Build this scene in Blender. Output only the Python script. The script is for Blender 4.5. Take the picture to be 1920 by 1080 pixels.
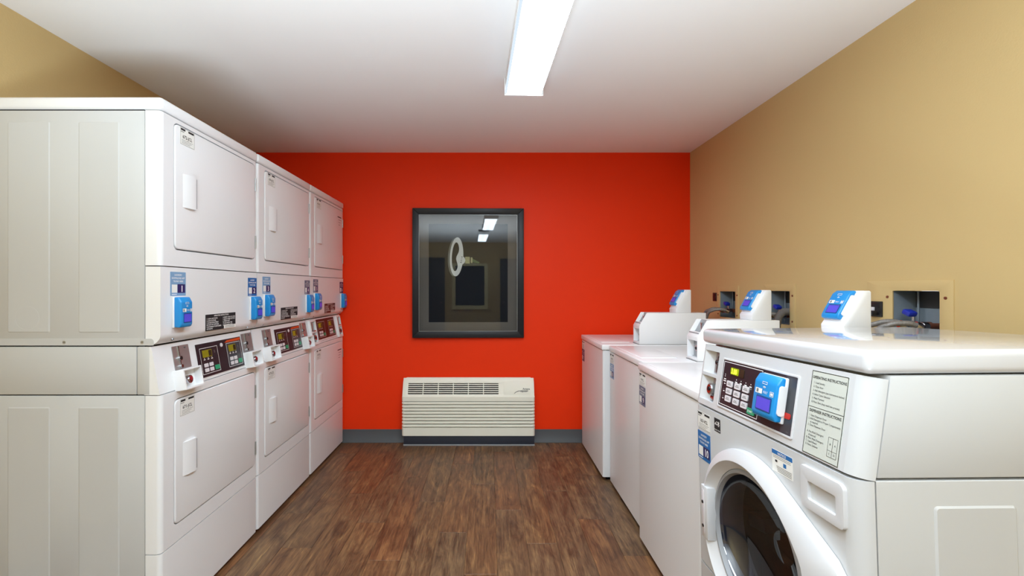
import bpy, bmesh, math, random
from mathutils import Matrix, Vector

random.seed(7)
for o in list(bpy.data.objects):
    bpy.data.objects.remove(o, do_unlink=True)
SC = bpy.context.scene
COL = SC.collection
R = math.radians
EYE = 1.28                    # camera height
XL, XR, YB, YR, ZC = -1.936, 1.679, 3.684, -3.1, 2.413   # room limits

# ---------------------------------------------------------------- camera, world, exposure
cd = bpy.data.cameras.new('camera')
cam = bpy.data.objects.new('camera', cd)
COL.objects.link(cam)
cam.location = (0, 0, EYE)
cam.rotation_euler = (R(90), 0, 0)
cd.sensor_width = 36.0
cd.lens = 829 / 1920 * 36.0
cd.shift_x = (960 - 916) / 1920
cd.shift_y = 1 / 1920
cd.clip_start = 0.02
SC.camera = cam

world = bpy.data.worlds.new('world')
SC.world = world
world.use_nodes = True
world.node_tree.nodes['Background'].inputs[0].default_value = (0.9, 0.93, 1.0, 1)
world.node_tree.nodes['Background'].inputs[1].default_value = 0.3

SC.view_settings.view_transform = 'Standard'
SC.view_settings.look = 'None'
SC.view_settings.exposure = 2.88
SC.view_settings.gamma = 1.0
SC.view_settings.use_curve_mapping = False
SC.cycles.use_denoising = True
SC.cycles.max_bounces = 10
SC.cycles.diffuse_bounces = 6
SC.cycles.glossy_bounces = 5
SC.cycles.transmission_bounces = 8
SC.cycles.transparent_max_bounces = 12
SC.cycles.sample_clamp_indirect = 6.0
SC.cycles.caustics_reflective = False
SC.cycles.caustics_refractive = False
LAMP = 3.9                    # strength of the fluorescent diffusers, underside
LAMP_SIDE = 0.16              # and their upright sides, kept dim so the ceiling beside them doesn't burn out
LAMP_RGB = (222, 237, 250)

# added fill light aimed up at the ceiling, standing in for a bounced flash
ld = bpy.data.lights.new('bounce_fill', 'AREA')
ld.shape = 'RECTANGLE'; ld.size = 1.3; ld.size_y = 1.0
ld.energy = 25.5
ld.spread = R(132)
ld.color = (0.75, 0.89, 1.0)
lo_ = bpy.data.objects.new('bounce_fill', ld)
COL.objects.link(lo_)
lo_.location = (-0.25, -0.60, 0.34)
lo_.rotation_euler = (R(180), 0, 0)

# ---------------------------------------------------------------- materials
def lin(c):
    out = []
    for v in c[:3]:
        v = v / 255.0
        out.append(v / 12.92 if v <= 0.04045 else ((v + 0.055) / 1.055) ** 2.4)
    return (*out, 1.0)

def mat(name, rgb, rough=0.5, metal=0.0, spec=0.5, var=0.03, scale=8.0, bump=0.0, bscale=60.0,
        emit=None, estr=0.0, coat=0.0):
    m = bpy.data.materials.new(name)
    m.use_nodes = True
    nt = m.node_tree
    b = nt.nodes['Principled BSDF']
    b.inputs['Roughness'].default_value = rough
    b.inputs['Metallic'].default_value = metal
    b.inputs['Specular IOR Level'].default_value = spec
    b.inputs['Coat Weight'].default_value = coat
    tc = nt.nodes.new('ShaderNodeTexCoord')
    nz = nt.nodes.new('ShaderNodeTexNoise')
    nz.inputs['Scale'].default_value = scale
    nz.inputs['Detail'].default_value = 3
    nt.links.new(tc.outputs['Object'], nz.inputs['Vector'])
    cr = nt.nodes.new('ShaderNodeValToRGB')
    c = lin(rgb)
    cr.color_ramp.elements[0].position = 0.3
    cr.color_ramp.elements[1].position = 0.7
    cr.color_ramp.elements[0].color = (*[v * (1 - var) for v in c[:3]], 1)
    cr.color_ramp.elements[1].color = (*[min(1, v * (1 + var)) for v in c[:3]], 1)
    nt.links.new(nz.outputs['Fac'], cr.inputs[0])
    nt.links.new(cr.outputs[0], b.inputs['Base Color'])
    if bump > 0:
        n2 = nt.nodes.new('ShaderNodeTexNoise')
        n2.inputs['Scale'].default_value = bscale
        n2.inputs['Detail'].default_value = 4
        nt.links.new(tc.outputs['Object'], n2.inputs['Vector'])
        bp = nt.nodes.new('ShaderNodeBump')
        bp.inputs['Strength'].default_value = bump
        bp.inputs['Distance'].default_value = 0.004
        nt.links.new(n2.outputs['Fac'], bp.inputs['Height'])
        nt.links.new(bp.outputs[0], b.inputs['Normal'])
    if emit is not None:
        b.inputs['Emission Color'].default_value = lin(emit)
        b.inputs['Emission Strength'].default_value = estr
    return m

M = {}
M['beige'] = mat('beige_wall_paint', (200, 174, 122), 0.6, spec=0.3, var=0.015, scale=1.5, bump=0.12, bscale=140)
M['red'] = mat('red_wall_paint', (244, 56, 9), 0.5, spec=0.2, var=0.02, scale=1.5, bump=0.10, bscale=140)
M['ceiling'] = mat('ceiling_paint', (236, 234, 232), 0.75, spec=0.2, var=0.012, scale=0.9, bump=0.05, bscale=90)
M['enamel'] = mat('white_enamel', (229, 230, 232), 0.28, spec=0.5, var=0.008, scale=3, bump=0.02, bscale=40)
M['washer'] = mat('front_washer_enamel', (201, 203, 205), 0.25, spec=0.5, var=0.008, scale=3)
M['washer_plastic'] = mat('washer_white_plastic', (208, 209, 212), 0.3, spec=0.5, var=0.006)
M['enamel_shaded'] = mat('shaded_side_enamel', (192, 193, 193), 0.35, spec=0.45, var=0.01, scale=3)  # same white paint as the fronts; the sides' shade is mixed into the colour
M['top'] = mat('white_lid_enamel', (236, 236, 238), 0.26, spec=0.5, var=0.006, scale=3)
M['gloss'] = mat('glossy_white_enamel', (202, 203, 206), 0.10, spec=0.6, var=0.006, scale=3, coat=0.5)
M['plastic'] = mat('white_plastic', (233, 234, 236), 0.35, spec=0.5, var=0.006)
M['cream'] = mat('cream_plastic', (240, 239, 224), 0.42, spec=0.4, var=0.01)
M['gap'] = mat('dark_gap', (14, 14, 15), 0.8, spec=0.1, var=0.05)
M['black'] = mat('black_plastic', (26, 25, 28), 0.4, spec=0.4, var=0.05)
M['panel'] = mat('dark_control_film', (44, 36, 42), 0.35, spec=0.45, var=0.06, scale=14)
M['panelgrey'] = mat('slate_control_film', (62, 64, 70), 0.35, spec=0.45, var=0.04)
M['brownpanel'] = mat('brown_control_film', (60, 30, 26), 0.35, spec=0.45, var=0.06)
M['screen_green'] = mat('green_display', (120, 130, 16), 0.3, var=0.1, scale=90, emit=(190, 215, 20), estr=0.05)
M['screen_amber'] = mat('amber_display', (112, 102, 22), 0.3, var=0.12, scale=90, emit=(190, 175, 30), estr=0.02)
M['screen_dark'] = mat('unlit_display', (50, 42, 30), 0.3, var=0.1)
M['digit'] = mat('lit_digit', (215, 250, 60), 0.4, emit=(220, 255, 70), estr=0.25)
M['key'] = mat('pale_key', (214, 210, 214), 0.45, var=0.02)
M['greenkey'] = mat('green_key', (42, 150, 108), 0.4, var=0.05)
M['orange'] = mat('orange_film', (205, 78, 34), 0.4, var=0.05)
M['redfilm'] = mat('red_film', (190, 40, 30), 0.4, var=0.05)
M['blue'] = mat('blue_plastic', (24, 138, 208), 0.3, spec=0.5, var=0.03)
M['bluescreen'] = mat('violet_screen', (78, 72, 190), 0.25, var=0.05, emit=(84, 80, 210), estr=0.03)
M['screenframe'] = mat('screen_frame', (24, 78, 140), 0.3, var=0.04)
M['paper'] = mat('white_paper', (232, 232, 228), 0.6, spec=0.3, var=0.01)
M['paper_grey'] = mat('grey_label', (196, 200, 192), 0.5, spec=0.3, var=0.012)
M['ink'] = mat('black_ink', (40, 40, 42), 0.6, spec=0.2, var=0.03)
M['greyink'] = mat('grey_ink', (120, 120, 120), 0.6, spec=0.2, var=0.03)
M['st_blue'] = mat('sticker_blue', (28, 104, 170), 0.4, var=0.03)
M['st_pale'] = mat('sticker_pale_blue', (122, 160, 196), 0.4, var=0.02)
M['st_navy'] = mat('sticker_navy', (40, 38, 96), 0.4, var=0.03)
M['st_slate'] = mat('sticker_slate', (96, 108, 132), 0.4, var=0.03)
M['white_ink'] = mat('white_ink', (240, 240, 240), 0.5, var=0.005)
M['chrome'] = mat('chrome', (205, 205, 208), 0.18, metal=1.0, var=0.02)
M['steel'] = mat('brushed_steel', (176, 178, 178), 0.38, metal=0.75, var=0.05, scale=30)
M['redlock'] = mat('red_lock_face', (150, 30, 40), 0.4, var=0.05)
M['window_frame'] = mat('cream_window_frame', (240, 228, 176), 0.5, var=0.01)
M['baseboard'] = mat('grey_vinyl_baseboard', (86, 90, 93), 0.4, spec=0.4, var=0.03, scale=4)
M['acbase'] = mat('navy_grey_metal', (50, 54, 64), 0.4, spec=0.4, var=0.03)
M['actrim'] = mat('pale_vinyl_trim', (150, 152, 154), 0.4, var=0.03)
M['grille'] = mat('grille_shadow_grey', (58, 56, 58), 0.5, var=0.05)
M['frame'] = mat('black_picture_frame', (30, 32, 37), 0.38, spec=0.3, var=0.05, scale=20)
M['mat_board'] = mat('charcoal_mat_board', (112, 106, 100), 0.85, spec=0.1, var=0.02)
M['print'] = mat('black_print', (16, 18, 26), 0.6, spec=0.2, var=0.1, scale=3)
M['bow'] = mat('pale_key_print', (226, 228, 222), 0.5, spec=0.2, var=0.015)
M['bow_edge'] = mat('grey_key_edge_print', (108, 112, 106), 0.5, spec=0.2, var=0.03)
M['brass'] = mat('pale_brass_print', (170, 168, 128), 0.5, spec=0.2, var=0.12, scale=60)
M['glow'] = mat('faded_green_print', (86, 104, 72), 0.5, spec=0.2, var=0.10, scale=40)
M['rubber'] = mat('grey_rubber', (150, 152, 156), 0.45, var=0.03)
M['drum'] = mat('dark_drum_steel', (34, 34, 39), 0.45, metal=0.1, var=0.12, scale=10)
M['hose'] = mat('grey_braided_hose', (128, 124, 120), 0.45, metal=0.3, var=0.25, scale=160)
M['drain'] = mat('grey_corrugated_hose', (96, 92, 88), 0.6, var=0.08)
M['valve'] = mat('blue_valve_handle', (30, 48, 160), 0.4, var=0.05)
M['copper'] = mat('reddish_brass', (140, 84, 62), 0.4, metal=0.6, var=0.12)
M['box'] = mat('grey_supply_box', (128, 138, 146), 0.35, var=0.14, scale=9)
M['boxdark'] = mat('dark_cavity', (58, 58, 60), 0.7, var=0.1)
M['fixture'] = mat('white_fixture_metal', (238, 238, 238), 0.4, var=0.01)
M['darkdoor'] = mat('dark_door_paint', (40, 36, 36), 0.5, var=0.05)
M['cable'] = mat('black_cable', (30, 28, 28), 0.5, var=0.05)

def emission_mat(name, rgb, strength):
    m = bpy.data.materials.new(name)
    m.use_nodes = True
    nt = m.node_tree
    nt.nodes.clear()
    out = nt.nodes.new('ShaderNodeOutputMaterial')
    e = nt.nodes.new('ShaderNodeEmission')
    tc = nt.nodes.new('ShaderNodeTexCoord')
    sep = nt.nodes.new('ShaderNodeSeparateXYZ')
    nt.links.new(tc.outputs['Object'], sep.inputs[0])
    # two tubes behind the prismatic lens: slightly brighter bands along the length
    w = nt.nodes.new('ShaderNodeMath'); w.operation = 'MULTIPLY'; w.inputs[1].default_value = 62.0
    nt.links.new(sep.outputs['X'], w.inputs[0])
    s = nt.nodes.new('ShaderNodeMath'); s.operation = 'COSINE'
    nt.links.new(w.outputs[0], s.inputs[0])
    mr = nt.nodes.new('ShaderNodeMapRange')
    mr.inputs['From Min'].default_value = -1; mr.inputs['From Max'].default_value = 1
    mr.inputs['To Min'].default_value = strength * 1.12; mr.inputs['To Max'].default_value = strength * 0.88
    nt.links.new(s.outputs[0], mr.inputs[0])
    e.inputs[0].default_value = lin(rgb)
    nt.links.new(mr.outputs[0], e.inputs[1])
    nt.links.new(e.outputs[0], out.inputs[0])
    return m
M['lens'] = emission_mat('lit_diffuser', LAMP_RGB, LAMP)
M['lens_side'] = emission_mat('lit_diffuser_side', LAMP_RGB, LAMP_SIDE)

def glass_mat(name, tint, base_refl=0.045):
    m = bpy.data.materials.new(name)
    m.use_nodes = True
    nt = m.node_tree
    nt.nodes.clear()
    out = nt.nodes.new('ShaderNodeOutputMaterial')
    tr = nt.nodes.new('ShaderNodeBsdfTransparent'); tr.inputs[0].default_value = tint
    gl = nt.nodes.new('ShaderNodeBsdfGlossy'); gl.inputs['Roughness'].default_value = 0.015
    lw = nt.nodes.new('ShaderNodeLayerWeight')
    pw = nt.nodes.new('ShaderNodeMath'); pw.operation = 'POWER'; pw.inputs[1].default_value = 5.0
    nt.links.new(lw.outputs['Facing'], pw.inputs[0])
    ad = nt.nodes.new('ShaderNodeMath'); ad.operation = 'MULTIPLY_ADD'; ad.inputs[1].default_value = 0.9
    ad.inputs[2].default_value = base_refl
    ad.use_clamp = True
    nz = nt.nodes.new('ShaderNodeTexNoise'); nz.inputs['Scale'].default_value = 2.0
    mu = nt.nodes.new('ShaderNodeMath'); mu.operation = 'MULTIPLY_ADD'
    mu.inputs[1].default_value = 0.01; mu.inputs[2].default_value = 0.01
    nt.links.new(nz.outputs['Fac'], mu.inputs[0])
    nt.links.new(mu.outputs[0], gl.inputs['Roughness'])
    nt.links.new(pw.outputs[0], ad.inputs[0])
    mx = nt.nodes.new('ShaderNodeMixShader')
    nt.links.new(ad.outputs[0], mx.inputs[0])
    nt.links.new(tr.outputs[0], mx.inputs[1])
    nt.links.new(gl.outputs[0], mx.inputs[2])
    nt.links.new(mx.outputs[0], out.inputs[0])
    return m
M['glass'] = glass_mat('picture_glass', (0.92, 0.94, 0.95, 1), 0.032)
M['doorglass'] = glass_mat('smoked_door_glass', (0.26, 0.27, 0.33, 1), 0.09)

def wood_mat():
    m = bpy.data.materials.new('worn_brown_plank')
    m.use_nodes = True
    nt = m.node_tree
    b = nt.nodes['Principled BSDF']
    tc = nt.nodes.new('ShaderNodeTexCoord')
    oi = nt.nodes.new('ShaderNodeObjectInfo')
    # per-plank offset so that no two planks share a grain
    off = nt.nodes.new('ShaderNodeVectorMath'); off.operation = 'SCALE'
    comb = nt.nodes.new('ShaderNodeCombineXYZ')
    nt.links.new(oi.outputs['Random'], comb.inputs[0])
    nt.links.new(oi.outputs['Random'], comb.inputs[1])
    nt.links.new(oi.outputs['Random'], comb.inputs[2])
    nt.links.new(comb.outputs[0], off.inputs[0]); off.inputs['Scale'].default_value = 37.0
    add = nt.nodes.new('ShaderNodeVectorMath'); add.operation = 'ADD'
    nt.links.new(tc.outputs['Object'], add.inputs[0]); nt.links.new(off.outputs[0], add.inputs[1])
    def noise(sx, sy, detail, dist=0.0, src=None):
        mp = nt.nodes.new('ShaderNodeMapping')
        mp.inputs['Scale'].default_value = (sx, sy, 1)
        nt.links.new((src or add).outputs[0], mp.inputs[0])
        n = nt.nodes.new('ShaderNodeTexNoise')
        n.inputs['Scale'].default_value = 1.0
        n.inputs['Detail'].default_value = detail
        n.inputs['Roughness'].default_value = 0.6
        n.inputs['Distortion'].default_value = dist
        nt.links.new(mp.outputs[0], n.inputs['Vector'])
        return n
    grain = noise(62, 3.2, 6, 1.0)
    fine = noise(260, 16, 4, 0.2)
    blot = noise(12, 3.0, 6, 2.0)
    broad = noise(3.5, 1.0, 2, 0.5)
    cr = nt.nodes.new('ShaderNodeValToRGB')
    e = cr.color_ramp.elements
    e[0].position = 0.34; e[0].color = lin((52, 37, 27))
    e[1].position = 0.70; e[1].color = lin((176, 142, 92))
    e.new(0.44).color = lin((84, 62, 44))
    e.new(0.53).color = lin((110, 84, 60))
    e.new(0.61).color = lin((134, 105, 73))
    mixa = nt.nodes.new('ShaderNodeMath'); mixa.operation = 'MULTIPLY_ADD'; mixa.inputs[1].default_value = 0.36
    nt.links.new(grain.outputs['Fac'], mixa.inputs[0])
    sc2 = nt.nodes.new('ShaderNodeMath'); sc2.operation = 'MULTIPLY_ADD'; sc2.inputs[1].default_value = 0.46
    nt.links.new(blot.outputs['Fac'], sc2.inputs[0])
    sc3 = nt.nodes.new('ShaderNodeMath'); sc3.operation = 'MULTIPLY'; sc3.inputs[1].default_value = 0.22
    nt.links.new(fine.outputs['Fac'], sc3.inputs[0])
    nt.links.new(sc3.outputs[0], sc2.inputs[2])
    nt.links.new(sc2.outputs[0], mixa.inputs[2])
    nt.links.new(mixa.outputs[0], cr.inputs[0])
    # tint from reddish to greyish, plank to plank and patch to patch
    tint = nt.nodes.new('ShaderNodeValToRGB')
    t = tint.color_ramp.elements
    t[0].position = 0.25; t[0].color = (1.10, 0.88, 0.77, 1)
    t[1].position = 0.75; t[1].color = (0.92, 0.97, 1.02, 1)
    t.new(0.5).color = (1.02, 0.97, 0.90, 1)
    ta = nt.nodes.new('ShaderNodeMath'); ta.operation = 'MULTIPLY_ADD'; ta.inputs[1].default_value = 0.5
    nt.links.new(oi.outputs['Random'], ta.inputs[0])
    tb = nt.nodes.new('ShaderNodeMath'); tb.operation = 'MULTIPLY'; tb.inputs[1].default_value = 0.55
    nt.links.new(broad.outputs['Fac'], tb.inputs[0])
    nt.links.new(tb.outputs[0], ta.inputs[2])
    nt.links.new(ta.outputs[0], tint.inputs[0])
    mul = nt.nodes.new('ShaderNodeMixRGB'); mul.blend_type = 'MULTIPLY'; mul.inputs[0].default_value = 1.0
    nt.links.new(cr.outputs[0], mul.inputs[1]); nt.links.new(tint.outputs[0], mul.inputs[2])
    nt.links.new(mul.outputs[0], b.inputs['Base Color'])
    rr_ = nt.nodes.new('ShaderNodeMapRange')
    rr_.inputs['To Min'].default_value = 0.30; rr_.inputs['To Max'].default_value = 0.48
    nt.links.new(blot.outputs['Fac'], rr_.inputs[0])
    nt.links.new(rr_.outputs[0], b.inputs['Roughness'])
    b.inputs['Specular IOR Level'].default_value = 0.45
    bp = nt.nodes.new('ShaderNodeBump'); bp.inputs['Strength'].default_value = 0.25
    bp.inputs['Distance'].default_value = 0.002
    nt.links.new(grain.outputs['Fac'], bp.inputs['Height'])
    nt.links.new(bp.outputs[0], b.inputs['Normal'])
    return m
M['wood'] = wood_mat()

# ---------------------------------------------------------------- mesh helpers
def rr(x0, x1, z0, z1, r, n=5):
    """rounded rectangle loop; r may be one radius or (bl, br, tr, tl)"""
    rs = r if isinstance(r, (tuple, list)) else (r, r, r, r)
    pts = []
    cs = [(x0, z0, 1, 1, 180), (x1, z0, -1, 1, 270), (x1, z1, -1, -1, 0), (x0, z1, 1, -1, 90)]
    for (cx, cz, sx, sz, a0), q in zip(cs, rs):
        if q < 1e-6:
            pts.append((cx, cz)); continue
        for k in range(n + 1):
            a = R(a0 + 90 * k / n)
            pts.append((cx + sx * q + q * math.cos(a), cz + sz * q + q * math.sin(a)))
    return pts

def circ(cx, cz, r, n=32):
    return [(cx + r * math.cos(2 * math.pi * k / n), cz + r * math.sin(2 * math.pi * k / n)) for k in range(n)]

_txt = {}
def text_geo(s, bold=False):
    key = (s, bold)
    if key not in _txt:
        cu = bpy.data.curves.new('t', 'FONT')
        cu.body = s; cu.size = 1.0; cu.resolution_u = 2
        if bold:
            cu.offset = 0.018
        ob = bpy.data.objects.new('t', cu)
        COL.objects.link(ob)
        bpy.context.view_layer.update()
        dg = bpy.context.evaluated_depsgraph_get()
        me = ob.evaluated_get(dg).to_mesh()
        v = [tuple(p.co) for p in me.vertices]
        f = [tuple(p.vertices) for p in me.polygons]
        ob.evaluated_get(dg).to_mesh_clear()
        bpy.data.objects.remove(ob, do_unlink=True)
        bpy.data.curves.remove(cu)
        _txt[key] = (v, f)
    return _txt[key]

class MB:
    def __init__(s):
        s.bm = bmesh.new(); s.mats = []
    def mi(s, m):
        if m not in s.mats: s.mats.append(m)
        return s.mats.index(m)
    def put(s, vs, fs, m, X=None, flip=False):
        i = s.mi(m)
        nv = [s.bm.verts.new((X @ Vector(v)) if X is not None else v) for v in vs]
        for f in fs:
            try:
                q = s.bm.faces.new([nv[k] for k in (reversed(f) if flip else f)])
                q.material_index = i
            except ValueError:
                pass
    def merge(s, t, m, X=None):
        t.verts.index_update()
        s.put([tuple(v.co) for v in t.verts], [[v.index for v in f.verts] for f in t.faces], m, X)
        t.free()
    def box(s, x0, x1, y0, y1, z0, z1, m, bev=0.0, seg=2, X=None, axis=None):
        t = bmesh.new()
        bmesh.ops.create_cube(t, size=1.0)
        for v in t.verts:
            v.co = (x0 + (v.co.x + .5) * (x1 - x0), y0 + (v.co.y + .5) * (y1 - y0), z0 + (v.co.z + .5) * (z1 - z0))
        if bev > 0:
            ed = t.edges[:]
            if axis is not None:     # only edges that run along this axis
                ed = [e for e in ed if abs((e.verts[0].co - e.verts[1].co).normalized()[axis]) > .9]
            bmesh.ops.bevel(t, geom=ed, offset=bev, segments=seg, profile=0.5, affect='EDGES', clamp_overlap=True)
        s.merge(t, m, X)
        return s
    def plate(s, outer, holes, t0, t1, m, plane='xz', X=None, bev=0.0, seg=2):
        """2-D outline (with holes) made solid between t0 and t1 on the third axis"""
        mp = {'xz': lambda a, b, t: (a, t, b), 'yz': lambda a, b, t: (t, a, b), 'xy': lambda a, b, t: (a, b, t)}[plane]
        t = bmesh.new()
        edges = []
        for lp in [outer] + list(holes):
            vs = [t.verts.new(mp(a, b, t0)) for a, b in lp]
            for k in range(len(vs)):
                edges.append(t.edges.new((vs[k], vs[(k + 1) % len(vs)])))
        if holes:
            bmesh.ops.triangle_fill(t, edges=edges, use_beauty=True, use_dissolve=False)
        else:
            t.faces.new([v for v in t.verts])
        ret = bmesh.ops.extrude_face_region(t, geom=t.faces[:])
        for g in ret['geom']:
            if isinstance(g, bmesh.types.BMVert):
                p = list(g.co); k = {'xz': 1, 'yz': 0, 'xy': 2}[plane]; p[k] = t1; g.co = p
        bmesh.ops.recalc_face_normals(t, faces=t.faces[:])
        if bev > 0:
            k = {'xz': 1, 'yz': 0, 'xy': 2}[plane]
            ed = [e for e in t.edges if abs(e.verts[0].co[k] - t0) < 1e-7 and abs(e.verts[1].co[k] - t0) < 1e-7
                  and len(e.link_faces) == 2 and e.calc_face_angle(0) > 0.5]
            bmesh.ops.bevel(t, geom=ed, offset=bev, segments=seg, profile=0.5, affect='EDGES', clamp_overlap=True)
        s.merge(t, m, X)
        return s
    def prism(s, prof, x0, x1, m, X=None, bev=0.0, seg=2):
        """profile in (y, z) swept along x"""
        return s.plate(prof, [], x0, x1, m, 'yz', X, 0) if bev == 0 else s._prismb(prof, x0, x1, m, X, bev, seg)
    def _prismb(s, prof, x0, x1, m, X, bev, seg):
        t = bmesh.new()
        a = [t.verts.new((x0, y, z)) for y, z in prof]
        b = [t.verts.new((x1, y, z)) for y, z in prof]
        n = len(prof)
        t.faces.new(a); t.faces.new(list(reversed(b)))
        for k in range(n):
            t.faces.new((a[k], b[k], b[(k + 1) % n], a[(k + 1) % n]))
        bmesh.ops.recalc_face_normals(t, faces=t.faces[:])
        ed = [e for e in t.edges if e.calc_face_angle(0) > 0.4]
        bmesh.ops.bevel(t, geom=ed, offset=bev, segments=seg, profile=0.5, affect='EDGES', clamp_overlap=True)
        s.merge(t, m, X)
        return s
    def cyl(s, c, axis, r, h, m, n=20, r2=None, X=None):
        t = bmesh.new()
        bmesh.ops.create_cone(t, cap_ends=True, segments=n, radius1=r, radius2=r if r2 is None else r2, depth=h)
        rot = Vector((0, 0, 1)).rotation_difference(Vector(axis)).to_matrix().to_4x4()
        bmesh.ops.transform(t, matrix=Matrix.Translation(c) @ rot, verts=t.verts[:])
        s.merge(t, m, X)
        return s
    def loops(s, rows, m, close=False, cap=False, X=None):
        """skin rows of equal point counts (closed rings)"""
        n = len(rows[0])
        vs = [p for r_ in rows for p in r_]
        fs = []
        for i in range(len(rows) - 1):
            for k in range(n):
                fs.append((i * n + k, i * n + (k + 1) % n, (i + 1) * n + (k + 1) % n, (i + 1) * n + k))
        if cap:
            fs.append(tuple((len(rows) - 1) * n + k for k in range(n)))
            fs.append(tuple(reversed(range(n))))
        s.put(vs, fs, m, X)
        return s
    def tube(s, pts, r, m, n=10, sub=6, X=None, ridge=0.0):
        P = [Vector(p) for p in pts]
        path = []
        for i in range(len(P) - 1):
            p0, p1, p2, p3 = P[max(0, i - 1)], P[i], P[i + 1], P[min(len(P) - 1, i + 2)]
            for k in range(sub):
                t = k / sub
                path.append(0.5 * ((2 * p1) + (p2 - p0) * t + (2 * p0 - 5 * p1 + 4 * p2 - p3) * t * t
                                   + (3 * p1 - p0 - 3 * p2 + p3) * t ** 3))
        path.append(P[-1])
        rows = []
        up = Vector((0, 0, 1))
        for i, p in enumerate(path):
            d = (path[min(i + 1, len(path) - 1)] - path[max(i - 1, 0)]).normalized()
            a = d.cross(up)
            if a.length < 1e-3: a = d.cross(Vector((1, 0, 0)))
            a.normalize(); b = d.cross(a)
            q = r * (1 + ridge * (1 if i % 2 else -1))
            rows.append([tuple(p + a * q * math.cos(2 * math.pi * k / n) + b * q * math.sin(2 * math.pi * k / n)) for k in range(n)])
        s.loops(rows, m, cap=True, X=X)
        return s
    def text(s, body, x, z, size, m, y=0.0, align='l', X=None, bold=False, sx=1.0):
        """flat lettering that faces -y"""
        vs, fs = text_geo(body, bold)
        if not vs: return s
        w = max(v[0] for v in vs)
        o = {'l': 0, 'c': -w / 2, 'r': -w}[align]
        s.put([(x + (v[0] + o) * size * sx, y, z + v[1] * size) for v in vs], fs, m, X)
        return s
    def rect(s, x0, x1, z0, z1, m, y=0.0, X=None):
        s.put([(x0, y, z0), (x1, y, z0), (x1, y, z1), (x0, y, z1)], [(0, 1, 2, 3)], m, X)
        return s
    def outline(s, x0, x1, z0, z1, w, m, y=0.0, X=None):
        s.rect(x0, x1, z0, z0 + w, m, y, X); s.rect(x0, x1, z1 - w, z1, m, y, X)
        s.rect(x0, x0 + w, z0 + w, z1 - w, m, y, X); s.rect(x1 - w, x1, z0 + w, z1 - w, m, y, X)
        return s
    def build(s, name, parent=None, angle=38, fixn=False):
        me = bpy.data.meshes.new(name)
        if fixn:
            bmesh.ops.recalc_face_normals(s.bm, faces=s.bm.faces[:])
        for f in s.bm.faces: f.smooth = True
        s.bm.to_mesh(me); s.bm.free()
        for m in s.mats: me.materials.append(m)
        me.set_sharp_from_angle(angle=R(angle))
        o = bpy.data.objects.new(name, me)
        COL.objects.link(o)
        if parent is not None: o.parent = parent
        return o

def thing(name, label, cat, loc=(0, 0, 0), rot=(0, 0, 0), group=None):
    o = bpy.data.objects.new(name, None)
    o.empty_display_size = 0.1
    COL.objects.link(o)
    o.location = loc; o.rotation_euler = rot
    o['label'] = label; o['category'] = cat
    if group: o['group'] = group
    return o

def struct(o, label=None, cat=None):
    o['kind'] = 'structure'
    if label: o['label'] = label
    if cat: o['category'] = cat
    return o

# ================================================================= THE ROOM
T = 0.12
# ---- floor: a slab with loose-laid vinyl planks
fl = struct(MB().box(XL - T, XR + T, YR - T, YB + T, -0.12, -0.006, M['gap']).build('floor'),
            'brown wood look vinyl plank floor between the machines', 'floor')
PW, PL = 0.152, 0.914
x = XL
row = 0
while x < XR - 0.001:
    x1 = min(x + PW, XR)
    y = YR - ((row * 0.37) % 1.0) * PL
    while y < YB:
        a, b = max(y, YR), min(y + PL, YB)
        if b - a > 0.02:
            mb = MB()
            mb.box(x + .0004, x1 - .0004, a + .0004, b - .0004, -0.006, random.uniform(-0.0003, 0.0), M['wood'], bev=0.0008, seg=1)
            mb.build('plank', fl, angle=25)
        y += PL
    x = x1; row += 1

# ---- ceiling and walls
struct(MB().box(XL - T, XR + T, YR - T, YB + T, ZC, ZC + 0.1, M['ceiling']).build('ceiling'),
       'smooth white painted ceiling', 'ceiling')
struct(MB().box(XL, XR, YB, YB + T, 0, ZC, M['red']).build('wall_back'),
       'bright red painted wall behind the picture and heater', 'wall')
struct(MB().box(XL - T, XL, YR - T, YB + T, 0, ZC, M['beige']).build('wall_left'),
       'beige painted wall behind the stacked dryers', 'wall')
struct(MB().box(XL, XR, YR - T, YR, 0, ZC, M['beige']).build('wall_front'),
       'beige wall behind the viewer, seen mirrored in the picture glass', 'wall')
BOXES = [(3.000, 3.205, 1.075, 1.262), (2.457, 2.645, 1.075, 1.268), (1.640, 1.836, 1.085, 1.273)]
wr = MB().plate([(YR - T, 0), (YB + T, 0), (YB + T, ZC), (YR - T, ZC)],
                [[(a, c), (b, c), (b, d), (a, d)] for a, b, c, d in BOXES], XR, XR + T, M['beige'], 'yz').build('wall_right')
struct(wr, 'beige painted wall with the water supply boxes behind the washers', 'wall')

# ---- baseboards: back wall (visible each side of the heater), side walls
def baseboard(name, pts, label):
    mb = MB()
    (xa, ya), (xb, yb), (nx, ny) = pts
    prof = [(0, 0), (0.016, 0), (0.016, 0.006), (0.006, 0.020), (0.004, 0.106), (0.0, 0.108)]
    rows = []
    for (px_, py_) in ((xa, ya), (xb, yb)):
        rows.append([(px_ + nx * d, py_ + ny * d, z) for d, z in prof])
    mb.loops(rows, M['baseboard'], cap=True)
    return struct(mb.build(name, fixn=True), label, 'baseboard')
baseboard('baseboard_back', ((XL + .02, YB), (XR - .02, YB), (0, -1)), 'dark grey vinyl baseboard along the red wall')
baseboard('baseboard_right', ((XR, YR + .02), (XR, YB - .02), (-1, 0)), 'dark grey vinyl baseboard along the right wall behind washers')
baseboard('baseboard_left', ((XL, YR + .02), (XL, YB - .02), (1, 0)), 'dark grey vinyl baseboard along the left wall behind dryers')

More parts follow.
